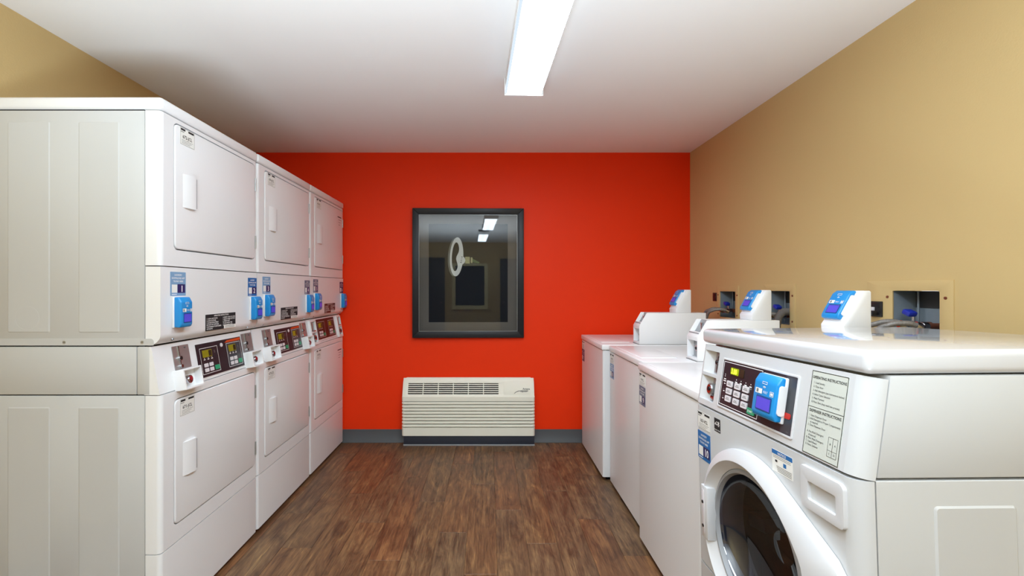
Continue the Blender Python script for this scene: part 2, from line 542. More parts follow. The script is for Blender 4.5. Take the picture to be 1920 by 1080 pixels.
# ---- the wall behind the viewer, seen only in the picture glass
w1 = struct(MB().plate(rr(-0.55, 0.29, .84, 1.92, 0), [rr(-0.47, 0.21, .93, 1.86, 0)], YR, YR + .05, M['window_frame'], bev=.006).build('window_1'),
            'beige framed window of the wall behind the viewer', 'window')
MB().box(-0.47, 0.21, YR + .003, YR + .008, .93, 1.86, M['print']).build('pane', w1)
d1 = struct(MB().box(-1.75, -0.72, YR, YR + .04, 0, 2.05, M['darkdoor'], bev=.004).build('door_1'),
            'dark door left of the window behind the viewer', 'door')
MB().cyl((-0.80, YR + .07, 1.0), (0, 1, 0), .025, .06, M['chrome']).build('door_knob', d1)
d2 = struct(MB().box(0.58, 1.36, YR, YR + .04, 0, 2.03, M['darkdoor'], bev=.004).build('door_2'),
            'dark door right of the window behind the viewer', 'door')
MB().cyl((0.66, YR + .07, 1.0), (0, 1, 0), .025, .06, M['chrome']).build('door_knob', d2)

# ---- ceiling lights
def ceiling_light(y_far, length, xc, label, yaw):
    t = thing('ceiling_light', label, 'light', (xc, y_far, ZC), (0, 0, yaw), 'fluorescent ceiling lights')
    L = length; w = .098
    MB().box(-.1005, .1005, -L, 0, -.041, 0, M['fixture'], bev=.003).build('base_pan', t)
    prof = [(-w, -.038), (-w, -.072), (-w * .94, -.086), (w * .94, -.086), (w, -.072), (w, -.038)]
    rows = [[(px_, yy, z) for px_, z in prof] for yy in (-L + .016, -.016)]
    mb = MB()
    for k in range(5):
        mb.put([rows[0][k], rows[0][k + 1], rows[1][k + 1], rows[1][k]], [(0, 1, 2, 3)], M['lens'] if k == 2 else M['lens_side'])
    mb.build('diffuser', t, fixn=True)
    for yy in (-.016, -L):
        cap = rr(-w - .007, w + .007, -.091, 0, (.004, .004, 0, 0), 3)
        MB().plate(cap, [], yy, yy + .016, M['fixture'], 'xz').build('end_cap', t)
    return t
ceiling_light(2.40, 1.23, 0.19, 'long white fluorescent ceiling light in view above the aisle', R(2.0))
ceiling_light(0.84, 1.23, 0.17, 'fluorescent ceiling light above the viewer, nearer one mirrored in picture glass', 0)
ceiling_light(-0.92, 1.23, 0.12, 'fluorescent ceiling light behind the viewer, farther one mirrored in picture glass', 0)

# ================================================================= CARD READER, LABELS (parts used on machines)
def card_reader(parent, X, side_cover=True, w=.066, h=.117, d=.034):
    """blue wireless card reader; stands on the plane y=0 of X and faces -y, centred on x=0, z from 0 to h"""
    mb = MB()
    mb.box(-w / 2 - .002, w / 2 + .002, -.008, 0, -.001, h + .001, M['plastic'], bev=.003, X=X)
    prof = [(-.006, .002), (-d + .006, 0), (-d, .012), (-d, h - .02), (-d + .010, h), (-.006, h)]
    mb.prism(prof, -w / 2, w / 2, M['blue'], X=X, bev=.0045, seg=3)
    body = mb.build('card_reader', parent)
    if side_cover:
        MB().plate(rr(-d + .006, -.004, .018, h - .020, .007), [], w / 2 - .001, w / 2 + .004, M['plastic'], 'yz', X=X).build('side_cover', body)
    MB().plate(rr(-w * .30, w * .36, .018, .056, .003), [], -d - .0012, -d + .004, M['screenframe'], X=X).build('screen_frame', body)
    MB().plate(rr(-w * .26, w * .32, .021, .051, .001), [], -d - .0022, -d, M['bluescreen'], X=X).build('screen', body)
    mk = MB()
    y = -d - .0012
    # wave symbol, card symbol, row of pictograms above the screen
    for k, q in enumerate((.0075, .0050, .0025)):
        pts = []
        for i in range(9):
            a = R(40 + 100 * i / 8)
            pts.append((q * math.cos(a), q * math.sin(a)))
        for i in range(8):
            (a0, b0), (a1, b1) = pts[i], pts[i + 1]
            mk.put([(a0, y, h * .66 + b0), (a1, y, h * .66 + b1), (a1 * .80, y, h * .66 + b1 * .80), (a0 * .80, y, h * .66 + b0 * .80)],
                   [(0, 1, 2, 3)], M['white_ink'], X)
    mk.outline(-.010, .010, h * .77, h * .83, .0012, M['white_ink'], y, X)
    mk.rect(-w * .38, -w * .08, .060, .073, M['paper'], y, X)
    mk.rect(-w * .33, -w * .24, .062, .071, M['greyink'], y - .0002, X)
    mk.text('PAY', -w * .03, .0625, .010, M['white_ink'], y, X=X)
    mk.outline(w * .26, w * .42, .060, .072, .0012, M['white_ink'], y, X)
    mk.rect(w * .29, w * .39, .063, .069, M['paper'], y, X)
    mk.build('marking', body)['kind'] = 'stuff'
    return body

def number_sticker(parent, X, num, w=.085, h=.092, kind='blue', lines=('LAUNDRY', 'DOWNLOAD APP', 'TO PAY HERE')):
    bg = {'blue': M['st_blue'], 'pale': M['st_pale'], 'navy': M['st_navy'], 'slate': M['st_slate']}[kind]
    mb = MB()
    mb.plate(rr(0, w, 0, h, .002), [], -.0008, 0, bg, X=X)
    y = -.0012
    for k, s in enumerate(lines):
        mb.text(s, w / 2, h * (.84 - .135 * k), h * .105, M['white_ink'], y, 'c', X, bold=True, sx=.92 * w / .085)
    mb.rect(w * .08, w * .43, h * .13, h * .47, M['paper'], y, X)          # the printed code itself is left blank
    mb.rect(w * .45, w * .95, h * .12, h * .49, M['st_navy'], y, X)
    mb.text(num, w * .70, h * .17, h * .37, M['white_ink'], y - .0003, 'c', X, bold=True, sx=1.0 if len(num) < 2 else .8)
    mb.rect(w * .08, w * .40, h * .05, h * .075, M['white_ink'], y, X)
    return mb.build('number_sticker', parent)

def model_label(parent, X, code, w=.085, h=.066):
    mb = MB()
    mb.plate(rr(0, w, 0, h, .001), [], -.0006, 0, M['paper'], X=X)
    y = -.0010
    mb.outline(.001, w - .001, .001, h - .001, .0009, M['greyink'], y, X)
    mb.rect(w * .05, w * .36, h * .84, h * .95, M['ink'], y, X)
    mb.rect(w * .56, w * .95, h * .84, h * .95, M['ink'], y, X)
    mb.rect(w * .05, w * .28, h * .74, h * .78, M['greyink'], y, X)
    mb.text(code, w / 2, h * .40, h * .27, M['ink'], y, 'c', X, bold=True, sx=.95)
    for k in range(3):
        mb.rect(w * .12, w * (.88 - .1 * k), h * (.28 - .09 * k), h * (.30 - .09 * k), M['greyink'], y, X)
    return mb.build('model_label', parent)

Tr = Matrix.Translation

# ================================================================= STACKED DRYERS
DW, DD, DH = .6755, .712, 1.985
def dryer(y_near, label, nums, kinds, niche, codes):
    t = thing('stacked_dryer', label, 'dryer', (-1.204, y_near, 0), (0, 0, R(90)), 'stacked tumble dryers along the left wall')
    E, ES, G = M['enamel'], M['enamel_shaded'], M['gap']
    # ---------- dark core that shows only in the seams
    MB().box(.008, DW - .008, .064, DD - .004, .004, 1.975, G).build('inner_frame', t)
    # ---------- sides and back
    def side(z0, z1, y0=.058, name='side_cabinet'):
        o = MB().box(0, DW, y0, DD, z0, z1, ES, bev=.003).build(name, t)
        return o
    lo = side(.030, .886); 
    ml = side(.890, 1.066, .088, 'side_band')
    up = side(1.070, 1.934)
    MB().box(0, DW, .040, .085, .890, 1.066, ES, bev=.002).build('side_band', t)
    for s_, xw in ((0, 0), (1, DW)):
        sg = -1 if s_ == 0 else 1
        for (ya, yb) in ((.150, .300), (.405, .560)):
            for (za, zb, par) in ((1.118, 1.892, up), (.130, .845, lo)):
                mb = MB()
                lp = rr(ya, yb, za, zb, .006)
                lp2 = rr(ya + .004, yb - .004, za + .004, zb - .004, .004)
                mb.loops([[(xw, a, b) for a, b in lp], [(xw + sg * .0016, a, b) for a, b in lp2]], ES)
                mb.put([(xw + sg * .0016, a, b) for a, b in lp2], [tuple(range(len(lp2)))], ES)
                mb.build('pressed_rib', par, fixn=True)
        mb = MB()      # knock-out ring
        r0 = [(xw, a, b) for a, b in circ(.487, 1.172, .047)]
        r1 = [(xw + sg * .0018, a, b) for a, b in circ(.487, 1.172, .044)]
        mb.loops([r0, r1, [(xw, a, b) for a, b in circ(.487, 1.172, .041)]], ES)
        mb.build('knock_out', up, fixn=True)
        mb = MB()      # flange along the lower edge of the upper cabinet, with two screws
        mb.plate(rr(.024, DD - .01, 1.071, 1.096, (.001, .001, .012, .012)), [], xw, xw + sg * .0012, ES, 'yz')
        mb.build('flange', up)
        for yy in (.352, .066):
            mb = MB(); mb.cyl((xw, yy, 1.083), (1, 0, 0), .006, .0038, M['steel'], 10)
            mb.box(xw + sg * .0018 - .0003, xw + sg * .0018 + .0003, yy - .004, yy + .004, 1.0822, 1.0838, G)
            mb.build('screw', up)
    # ---------- lower base panel
    def corner_box(z0, z1, name, y1=.055):
        mb = MB()
        mb.plate(rr(0, DW, 0, y1, (.016, .016, 0, 0)), [], z0, z1, E, 'xy')
        return mb.build(name, t)
    corner_box(.022, .300, 'base_panel')
    MB().box(.01, DW - .01, .03, .05, .0, .03, G).build('toe_gap', t)
    # ---------- fronts with door openings
    def front(z0, z1, dz0, dz1, name):
        dx0, dx1 = .072, .652
        mb = MB()
        # face ring plus rounded corner returns
        mb.plate(rr(.016, DW - .016, z0, z1, .0), [rr(dx0 - .0045, dx1 + .0045, dz0 - .0045, dz1 + .0045, .024)], 0, .020, E)
        for sx in (0, 1):
            c = []
            for k in range(6):
                a = R(90 * k / 5)
                c.append((.016 - .016 * math.sin(a), .016 - .016 * math.cos(a)))
            c += [(0, .055), (.016, .055)]
            if sx: c = [(DW - a, b) for a, b in c]
            mb.plate(c, [], z0, z1, E, 'xy')
        return mb.build(name, t)
    def door(dz0, dz1, hz, name, code, second):
        dx0, dx1 = .072, .652
        mb = MB()
        mb.plate(rr(dx0, dx1, dz0, dz1, .020), [], -.003, .018, E, bev=.004, seg=3)
        d = mb.build(name, t)
        # wedge shaped pull
        prof = [(.000, -.002), (.020, -.010), (.052, -.015), (.068, -.014), (.074, -.002)]
        mb = MB()
        mb.plate([(.112 + a, b) for a, b in prof], [], hz - .066, hz + .066, E, 'xy')
        h_ = mb.build('handle', d)
        MB().box(.1855, .1866, -.012, -.003, hz - .060, hz + .060, M['rubber']).build('handle_recess', h_)
        for zz in (dz0 + .085, dz1 - .100):
            MB().cyl((dx1 + .0035, -.003, zz), (0, 0, 1), .0042, .066, M['steel'], 10).build('hinge', d)
        X = Tr((.098, -.003, dz1 - .069))
        model_label(d, X, code)
        if second:
            mb = MB()
            mb.rect(.53, .62, dz1 - .065, dz1 - .058, M['ink'], -.0036)
            for k in range(3):
                mb.rect(.55, .61 - .01 * k, dz1 - .085 - .02 * k, dz1 - .082 - .02 * k, M['greyink'], -.0036)
            mb.build('maker_badge', d)
        return d
    front(.304, .886, .373, .850, 'lower_front')
    door(.373, .850, .608, 'lower_door', codes[0], niche)
    front(1.365, 1.934, 1.433, 1.914, 'upper_front')
    door(1.433, 1.914, 1.665, 'upper_door', codes[1], niche)
    # ---------- top cap
    mb = MB()
    mb.box(-.001, DW + .001, -.004, DD, 1.939, DH, E, bev=.012, seg=3)
    mb.build('top_cap', t)
    # ---------- middle panel, rolled under at its lower edge
    prof = [(0, 1.361), (0, 1.110), (.0015, 1.100), (.006, 1.091), (.014, 1.082), (.024, 1.075), (.036, 1.071), (.055, 1.071), (.055, 1.361)]
    MB().prism(prof, 0.0005, DW - .0005, E, bev=0).build('middle_panel', t, angle=50)
    for xx in (.075, DW - .075):
        X = Tr((xx, .010, 1.0855)) @ Matrix.Rotation(R(48), 4, 'X')
        mb = MB(); mb.cyl((0, -.001, 0), (0, 1, 0), .0055, .004, M['chrome'], 12, X=X)
        mb.box(-.004, .004, -.0036, -.003, -.0007, .0007, G, X=X)
        mb.build('screw', t)
    # ---------- slanted control panel
    a = math.atan2(.031, .178)
    prof = [(.034, 1.066), (.003, .889), (.060, .889), (.060, 1.066)]
    MB().prism(prof, .0005, DW - .0005, E).build('control_panel_housing', t)
    PX = Tr((0, .003, .889)) @ Matrix.Rotation(-a, 4, 'X')
    mb = MB()      # pressed line below the display
    mb.box(.20, .585, -.0006, .001, .010, .0115, M['greyink'], X=PX)
    mb.build('panel_groove', t)
    film = M['brownpanel'] if niche else M['panel']
    x0, x1, z0, z1 = (.160, .520, .025, .170) if niche else (.232, .566, .012, .156)
    cp = MB().plate(rr(x0, x1, z0, z1, .003), [], -.003, .001, film, X=PX).build('control_panel', t)
    mb = MB().outline(x0 - .004, x1 + .004, z0 - .004, z1 + .004, .004, M['plastic'], -.0012, PX).build('bezel', cp)
    W_ = x1 - x0
    for k, (f0, f1) in enumerate(((.05, .43), (.62, .97))):
        a0, a1 = x0 + W_ * f0, x0 + W_ * f1
        zz0, zz1 = z0 + .010, z1 - .018
        mb = MB()
        mb.plate(rr(a0, a1, zz0, zz1, .004), [], -.0036, -.002, M['panelgrey'] if (k == 1 and not niche) else film, X=PX)
        mb.outline(a0 + .002, a1 - .002, zz0 + .002, zz1 - .002, .0016, M['white_ink'], -.0040, PX)
        kp = mb.build('keypad_field', cp)
        ww = a1 - a0
        MB().plate(rr(a0 + ww * .14, a0 + ww * .64, zz1 - .043, zz1 - .012, .003), [], -.0046, -.003, M['screen_amber'], X=PX).build('display', cp)
        MB().plate(rr(a0 + ww * .46, a0 + ww * .62, zz1 - .040, zz1 - .015, .002), [], -.0049, -.004, M['screen_dark'], X=PX).build('display_window', cp)
        for q in range(2):
            for p in range(2):
                bx, bz = a0 + ww * (.14 + .27 * q), zz0 + .010 + .021 * p
                MB().plate(rr(bx, bx + ww * .21, bz, bz + .016, .003), [], -.0052, -.003, M['key'], X=PX).build('button', cp)
        MB().plate(rr(a0 + ww * .70, a0 + ww * .95, zz0 + .010, zz0 + .030, .004), [], -.0052, -.003, M['greenkey'], X=PX).build('start_button', cp)
        mb = MB()
        for q in range(3):
            bx = a0 + ww * (.16 + .2 * q)
            mb.rect(bx, bx + ww * .09, zz0 + .062, zz0 + .065, M['white_ink'], -.0042, PX)
            mb.rect(bx + ww * .03, bx + ww * .06, zz0 + .068, zz0 + .071, M['white_ink'], -.0042, PX)
        mb.text('$', a0 + ww * .76, zz1 - .030, .016, M['greyink'], -.0042, X=PX)
        mb.build('key_legend', kp)['kind'] = 'stuff'
    if not niche:
        mb = MB()
        mb.put([(x0 + W_ * .60, -.0036, z1 - .016), (x1 - .004, -.0036, z1 - .016), (x1 - .004, -.0036, z1 - .003), (x0 + W_ * .66, -.0036, z1 - .006)],
               [(0, 1, 2, 3)], M['orange'], PX)
        mb.build('orange_stripe', cp)
        MB().cyl((x0 + W_ * .52, -.004, z1 - .022), (0, 1, 0), .009, .003, M['key'], 16, X=PX).build('round_mark', cp)
    # ---------- coin slots and coin boxes
    for k, cx in enumerate((.098, .576)):
        if not niche:
            mb = MB()
            mb.plate(rr(cx, cx + .094, .072, .166, .003), [], -.0022, .001, M['steel'], X=PX)
            cs = mb.build('coin_slot_plate', t)
            mb = MB()
            sx = cx + .034
            mb.box(sx - .0045, sx - .0008, -.006, -.001, .086, .164, M['chrome'], X=PX)
            mb.box(sx + .0008, sx + .0025, -.004, -.001, .098, .164, G, X=PX)
            mb.cyl((sx - .002, -.006, .116), (0, 1, 0), .009, .008, M['chrome'], 14, X=PX)
            mb.cyl((sx - .002, -.0085, .116), (0, 1, 0), .0055, .006, M['black'], 12, X=PX)
            mb.cyl((sx - .002, -.006, .084), (0, 1, 0), .007, .008, M['chrome'], 14, X=PX)
            mb.build('coin_slot', cs)
            MB().cyl((cx + .070, -.003, .155), (0, 1, 0), .0035, .004, M['greyink'], 10, X=PX).build('rivet', cs)
            # box: frame, back, lock
            bx0, bx1 = cx - .016, cx + .092
            if k: bx0, bx1 = cx, cx + .098
            bz0, bz1, yf = -.008, .072, -.042
            mb = MB()
            mb.plate(rr(bx0, bx1, bz0, bz1, .003), [rr(bx0 + .007, bx1 - .005, bz0 + .007, bz1 - .006, .002)], yf, .002, M['plastic'], X=PX, bev=.0015)
            cb = mb.build('coin_box', t)
            MB().box(bx0 + .006, bx1 - .004, -.012, 0, bz0 + .006, bz1 - .005, M['plastic'], X=PX).build('box_back', cb)
            lx, lz = bx0 + .050, bz0 + .036
            mb = MB()
            mb.cyl((lx, -.020, lz), (0, 1, 0), .016, .020, M['chrome'], 20, X=PX)
            mb.cyl((lx, -.031, lz), (0, 1, 0), .011, .004, M['chrome'], 16, X=PX)
            lk = mb.build('lock', cb)
            MB().cyl((lx, -.033, lz + .003), (0, 1, 0), .0085, .004, M['redlock'], 16, X=PX).build('lock_face', cb)
            MB().rect(bx0 + .010, bx0 + .030, bz1 - .022, bz1 - .009, M['greyink'], -.0125, PX).build('serial_tag', cb)
        else:
            # older style: two recessed niches one above the other
            sg = 1
            nx0, nx1 = (.030, .130) if k == 0 else (.560, .645)
            mb = MB()
            mb.plate(rr(nx0, nx1, .0, .170, .003), [rr(nx0 + .012, nx1 - .008, .094, .160, .002), rr(nx0 + .012, nx1 - .008, .018, .082, .002)],
                     -.016, .001, M['plastic'], X=PX, bev=.002)
            nb = mb.build('coin_niche', t)
            MB().box(nx0 + .010, nx1 - .006, -.002, .001, .016, .162, M['steel'], X=PX).build('niche_back', nb)
            mb = MB()
            cxm = (nx0 + nx1) / 2
            mb.box(cxm - .003, cxm + .003, -.008, -.001, .100, .152, M['chrome'], X=PX)
            mb.box(cxm - .022, cxm + .010, -.024, -.006, .094, .100, M['chrome'], X=PX)
            mb.build('coin_slide', nb)
            mb = MB()
            mb.cyl((cxm, -.010, .048), (0, 1, 0), .017, .020, M['chrome'], 20, X=PX)
            mb.cyl((cxm, -.0205, .048), (0, 1, 0), .008, .004, M['black'], 12, X=PX)
            mb.build('lock', nb)
    # ---------- instruction strip
    X = Tr((.258, -.0008, 1.098))
    mb = MB()
    film = M['brownpanel'] if niche else M['ink']
    w, h = .222, .070
    mb.plate(rr(0, w, 0, h, .001), [], -.0002, .0008, film, X=X)
    y = -.0006
    mb.text('OPERATING INSTRUCTIONS', w / 2, h * .86, .0085, M['white_ink'], y, 'c', X, bold=True)
    L = [('1. CLEAN LINT FILTER', '4. INSERT COINS OR CARD'), ('2. LOAD CLOTHES', '5. SELECT FABRIC SETTING'), ('3. CLOSE DOOR FIRMLY', '6. PRESS START'),
         ('DO NOT DRY ARTICLES', 'TO ADD MORE TIME'), ('CONTAINING FOAM RUBBER', 'INSERT MORE COINS'), ('OR PLASTIC', '')]
    for k, (l, r_) in enumerate(L):
        zz = h * (.70 - .125 * k)
        if l: mb.text(l, .006, zz, .0078, M['white_ink'], y, 'l', X, bold=True)
        if r_ and k < 5: mb.text(r_, w * .55, zz, .0078, M['white_ink'], y, 'l', X, bold=True)
    mb.rect(w * .58, w, 0, h * .22, M['paper'], y - .0002, X)
    for k in range(2):
        mb.rect(w * .62, w * .95, h * (.06 + .08 * k), h * (.09 + .08 * k), M['greyink'], y - .0004, X)
    mb.build('instruction_strip', t)
    # ---------- stickers and card readers
    number_sticker(t, Tr((.050, 0, 1.252)), nums[0], kind=kinds[0])
    number_sticker(t, Tr((.590, 0, 1.242)), nums[1], kind=kinds[1], w=.082)
    card_reader(t, Tr((.094, 0, 1.130)))
    card_reader(t, Tr((.638, 0, 1.122)))
    return t

dryer(1.622, 'white stacked double dryer nearest the viewer, numbered 1 and 2', ('1', '2'), ('pale', 'blue'), False, ('671-JCL', '672-JCL'))
dryer(2.304, 'middle white stacked double dryer of the row, numbered 3 and 4', ('3', '4'), ('pale', 'slate'), False, ('673-JCL', '674-JCL'))
dryer(2.986, 'farthest white stacked double dryer, against red wall, numbered 5 and 6', ('5', '6'), ('slate', 'navy'), True, ('675-JCL', '676-JCL'))

# ================================================================= TOP LOADING WASHERS
def top_washer(y_far, xf, W, label, num, kind, stk, hood=True, hood_y=.25, st_y=.60, coderow='7'):
    t = thing('top_load_washer', label, 'washer', (xf, y_far, 0), (0, 0, R(-90)), 'top loading washers along the right wall')
    D = .70; E, G = M['enamel'], M['gap']
    MB().box(.02, W - .02, .03, D - .02, .002, .87, G).build('inner_frame', t)
    mb = MB()
    mb.plate(rr(0, W, 0, D, (.012, .012, .004, .004)), [], .026, .866, E, 'xy')
    cab = mb.build('cabinet', t)
    for xx in (.05, W - .05):
        for yy in (.06, D - .06):
            MB().cyl((xx, yy, .014), (0, 0, 1), .02, .028, M['black'], 14).build('foot', t)
    mb = MB()
    mb.box(-.001, W + .001, -.006, D, .870, .905, M['top'], bev=.006, seg=3)
    top = mb.build('top_panel', t)
    # lid with shallow seam
    mb = MB()
    mb.plate(rr(.05, W - .135, .025, .225, .012), [], .9085, .904, M['top'], 'xy', bev=.0025)
    mb.build('lid', t)
    # narrow coin meter case at the machine's right-hand end
    c0, c1 = W - .128, W - .008
    y0, y1 = hood_y, D - .010
    z0, zk, z1 = .9055, 1.030, 1.117
    full = [(y0, z0), (y0, zk), (y0 + .050, z1), (y1, z1), (y1, z0)]
    dd = .034
    ny, nz = .87, .50   # depth direction into the slanted face
    core = [(y0 + .004, z0), (y0 + .004, z0 + .012), (y0 + dd, z0 + .018), (y0 + dd, zk - .022), (y0 + .003, zk - .006), (y0 + .010, zk + .022),
            (y0 + .030 + .010, zk + .024), (y0 + .050 + .024, z1 - .001), (y1, z1 - .001), (y1, z0)]
    case = MB().prism(full, c1 - .007, c1, M['plastic'], bev=.0015).build('coin_meter_case', t)
    MB().prism(full, c0, c0 + .007, M['plastic'], bev=.0015).build('side_cheek', case)
    MB().prism(core, c0 + .006, c1 - .006, M['rubber']).build('case_body', case)  # grey stands in for the shade inside the coin niches
    MB().prism([(y0 + .001, zk - .020), (y0, zk), (y0 + .014, zk + .026), (y0 + .040, zk + .022), (y0 + .036, zk - .020)], c0 + .005, c1 - .005, M['plastic'], bev=.001).build('case_bar', case)
    MB().box(c0 + .005, c1 - .005, y0 + .001, y0 + .040, z0 + .001, z0 + .016, M['plastic'], bev=.001).build('case_sill', case)
    MB().box(c0 + .006, c1 - .006, y0 + .074, y1, z1 - .003, z1, M['plastic'], bev=.001).build('case_cover', case)
    mb = MB()
    xm = (c0 + c1) / 2
    mb.cyl((xm, y0 + dd - .006, z0 + .062), (0, 1, 0), .016, .014, M['chrome'], 18)
    mb.cyl((xm, y0 + dd - .014, z0 + .062), (0, 1, 0), .008, .004, M['black'], 12)
    mb.build('lock', case)
    mb = MB()
    mb.box(xm - .004, xm + .004, y0 + .046, y0 + .060, zk + .03, zk + .072, M['chrome'], bev=.001)
    mb.build('coin_slot', case)
    MB().box(c0 - .004, c1 + .003, y0 - .004, y1, z0 - .001, z0 + .0025, M['greyink'], bev=.001).build('case_foot', case)
    # wedge stand with the card reader on its slope
    s0, s1 = c1 - .112, c1 - .002
    b = st_y
    prof = [(b - .100, z1), (b - .102, z1 + .026), (b - .088, z1 + .046), (b - .028, z1 + .155), (b - .004, z1 + .155), (b, z1 + .150), (b, z1)]
    MB().prism(prof, s0, s1, M['plastic'], bev=.003).build('card_reader_stand', t)
    ang = math.atan2(.060, .109)
    X = Tr(((s0 + s1) / 2 - .010, b - .088 + .002, z1 + .046 - .004)) @ Matrix.Rotation(-ang, 4, 'X')
    card_reader(t, X, True, w=.084, h=.122, d=.026)
    # stickers
    model_label(t, Tr((stk, 0, .797)), num + '-VCL', w=.088, h=.060)
    number_sticker(t, Tr((stk, 0, .700)), num, w=.086, h=.094, kind=kind)
    return t
top_washer(3.600, .760, .660, 'farthest white top-loading washer, beside the red wall', '7', 'navy', .010, hood_y=.245, st_y=.592)
top_washer(2.905, .797, .655, 'middle white top-loading washer, set slightly back', '8', 'pale', .008, hood_y=.270, st_y=.650)
top_washer(2.245, .764, .650, 'white top-loading washer next to the front-loading washer', '9', 'slate', .006, hood_y=.26, st_y=.626)

# ================================================================= FRONT LOADING WASHER
def front_washer():
    t = thing('front_load_washer', 'glossy white front-loading washer with round glass door and number 10 sticker', 'washer',
              (.729, 1.516, 0), (R(.5), R(-1.5), R(-90)))
    W, D = .672, .735
    E, G, P = M['washer'], M['gap'], M['washer_plastic']
    zs, zl, zt = .886, 1.092, 1.140
    tilt = .0335                                     # how far the control face leans back
    MB().box(.02, W - .02, .09, D - .02, .862, 1.09, G).build('inner_frame', t)
    MB().box(.02, W - .02, .50, D - .02, .04, .86, G).build('inner_frame', t)
    for xx, zz in ((.06, .0), (W - .06, -.016)):
        for yy in (.07, D - .07):
            mb = MB(); mb.cyl((xx, yy, (zz + .05) / 2), (0, 0, 1), .022, .05 - zz, M['black'], 16)
            mb.build('foot', t)
    # cabinet sides, and the shoulder that follows the leaning control face
    lo = MB().plate(rr(0, W, .03, zs - .002, .002), [rr(.012, W - .012, .042, zs - .014, .002)], .039, D, M['enamel_shaded']).build('cabinet', t)
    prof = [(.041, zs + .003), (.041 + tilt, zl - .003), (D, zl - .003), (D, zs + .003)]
    MB().prism(prof, 0, W, M['enamel_shaded'], bev=.003).build('control_cabinet', t)
    for sg, xw in ((-1, 0), (1, W)):
        mb = MB()
        lp = rr(.150, .312, .12, .835, .008); lp2 = rr(.154, .308, .124, .831, .006)
        mb.loops([[(xw, a, b) for a, b in lp], [(xw + sg * .0028, a, b) for a, b in lp2]], M['enamel_shaded'])
        mb.put([(xw + sg * .0028, a, b) for a, b in lp2], [tuple(range(len(lp2)))], M['enamel_shaded'])
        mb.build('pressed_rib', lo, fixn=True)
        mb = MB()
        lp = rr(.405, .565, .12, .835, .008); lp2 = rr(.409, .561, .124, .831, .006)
        mb.loops([[(xw, a, b) for a, b in lp], [(xw + sg * .0028, a, b) for a, b in lp2]], M['enamel_shaded'])
        mb.put([(xw + sg * .0028, a, b) for a, b in lp2], [tuple(range(len(lp2)))], M['enamel_shaded'])
        mb.build('pressed_rib', lo, fixn=True)
    # lid with soft front edge
    mb = MB()
    mb.box(-.002, W + .002, tilt - .006, D + .004, zl, zt, M['gloss'], bev=.014, seg=5)
    mb.build('top_panel', t)
    # lower front with round opening
    CX, CZ = .330, .566
    mb = MB()
    mb.plate(rr(.022, W - .030, .360, zs - .003, .0), [circ(CX, CZ, .208, 48)], 0, .02, E)
    for sx, q in ((0, .022), (1, .030)):
        c = []
        for k in range(7):
            a = R(90 * k / 6)
            c.append((q - q * math.sin(a), q - q * math.cos(a)))
        c += [(0, .036), (q, .036)]
        if sx: c = [(W - a, b) for a, b in c]
        mb.plate(c, [], .360, zs - .003, E, 'xy')
    mb.build('front_panel', t)
    mb = MB()
    mb.plate(rr(0, W, 0, .036, (.022, .030, 0, 0)), [], .035, .354, E, 'xy')
    mb.build('access_panel', t)
    # ---------- leaning control face
    a = math.atan2(tilt, zl - zs)
    PX = Tr((0, 0, zs)) @ Matrix.Rotation(-a, 4, 'X')
    H = (zl - zs) / math.cos(a)
    n0, n1 = .020, .112
    niches = [rr(n0, n1, .112, .186, .004), rr(n0, n1, .022, .102, .004)]
    mb = MB()
    mb.plate(rr(.018, W - .032, .004, H - .004, 0), niches, 0, .018, E, X=PX)
    for sx, q in ((0, .018), (1, .032)):
        c = []
        for k in range(7):
            b_ = R(90 * k / 6)
            c.append((q - q * math.sin(b_), q - q * math.cos(b_)))
        c += [(0, .038), (q, .038)]
        if sx: c = [(W - p, b_) for p, b_ in c]
        mb.plate(c, [], .004, H - .004, E, 'xy', X=PX)
    mb.build('control_face', t)
    # coin niches
    mb = MB()
    for (q0, q1) in ((.112, .186), (.022, .102)):
        d = .028
        mb.put([(n0, .001, q0), (n1, .001, q0), (n1, .001, q1), (n0, .001, q1),
                (n0 + .034, d, q0 + .002), (n1 - .002, d, q0 + .002), (n1 - .002, d, q1 - .002), (n0 + .034, d, q1 - .002)],
               [(0, 1, 5, 4), (1, 2, 6, 5), (2, 3, 7, 6), (3, 0, 4, 7), (4, 5, 6, 7)], P, PX)
    nb = mb.build('coin_niche', t)
    mb = MB()
    mb.plate(rr(n0 + .035, n1 - .003, .115, .183, .002), [], .020, .027, M['steel'], X=PX)
    sl = mb.build('coin_slot_plate', nb)
    mb = MB()
    xm = n0 + .060
    mb.box(xm - .003, xm + .001, .014, .022, .118, .172, M['chrome'], X=PX)
    mb.box(xm + .002, xm + .004, .017, .021, .126, .182, G, X=PX)
    mb.cyl((xm, .015, .152), (0, 1, 0), .008, .010, M['chrome'], 14, X=PX)
    mb.cyl((xm, .0095, .152), (0, 1, 0), .0045, .003, M['black'], 12, X=PX)
    mb.build('coin_slot', nb)
    mb = MB()
    MB().plate(rr(n0 + .035, n1 - .003, .025, .099, .002), [], .022, .027, M['steel'], X=PX).build('lock_plate', nb)
    xm, zm = n0 + .058, .062
    mb.cyl((xm, .014, zm), (0, 1, 0), .019, .026, M['steel'], 24, X=PX)
    mb.cyl((xm, .0000, zm), (0, 1, 0), .014, .004, M['chrome'], 20, X=PX)
    mb.cyl((xm, -.0025, zm), (0, 1, 0), .007, .003, M['black'], 14, X=PX)
    mb.box(xm - .006, xm + .024, .008, .025, .027, .042, M['chrome'], bev=.002, X=PX)
    mb.build('lock', nb)
    # control panel film
    px0, px1, pz0, pz1 = .146, .480, .026, .168
    mb = MB()
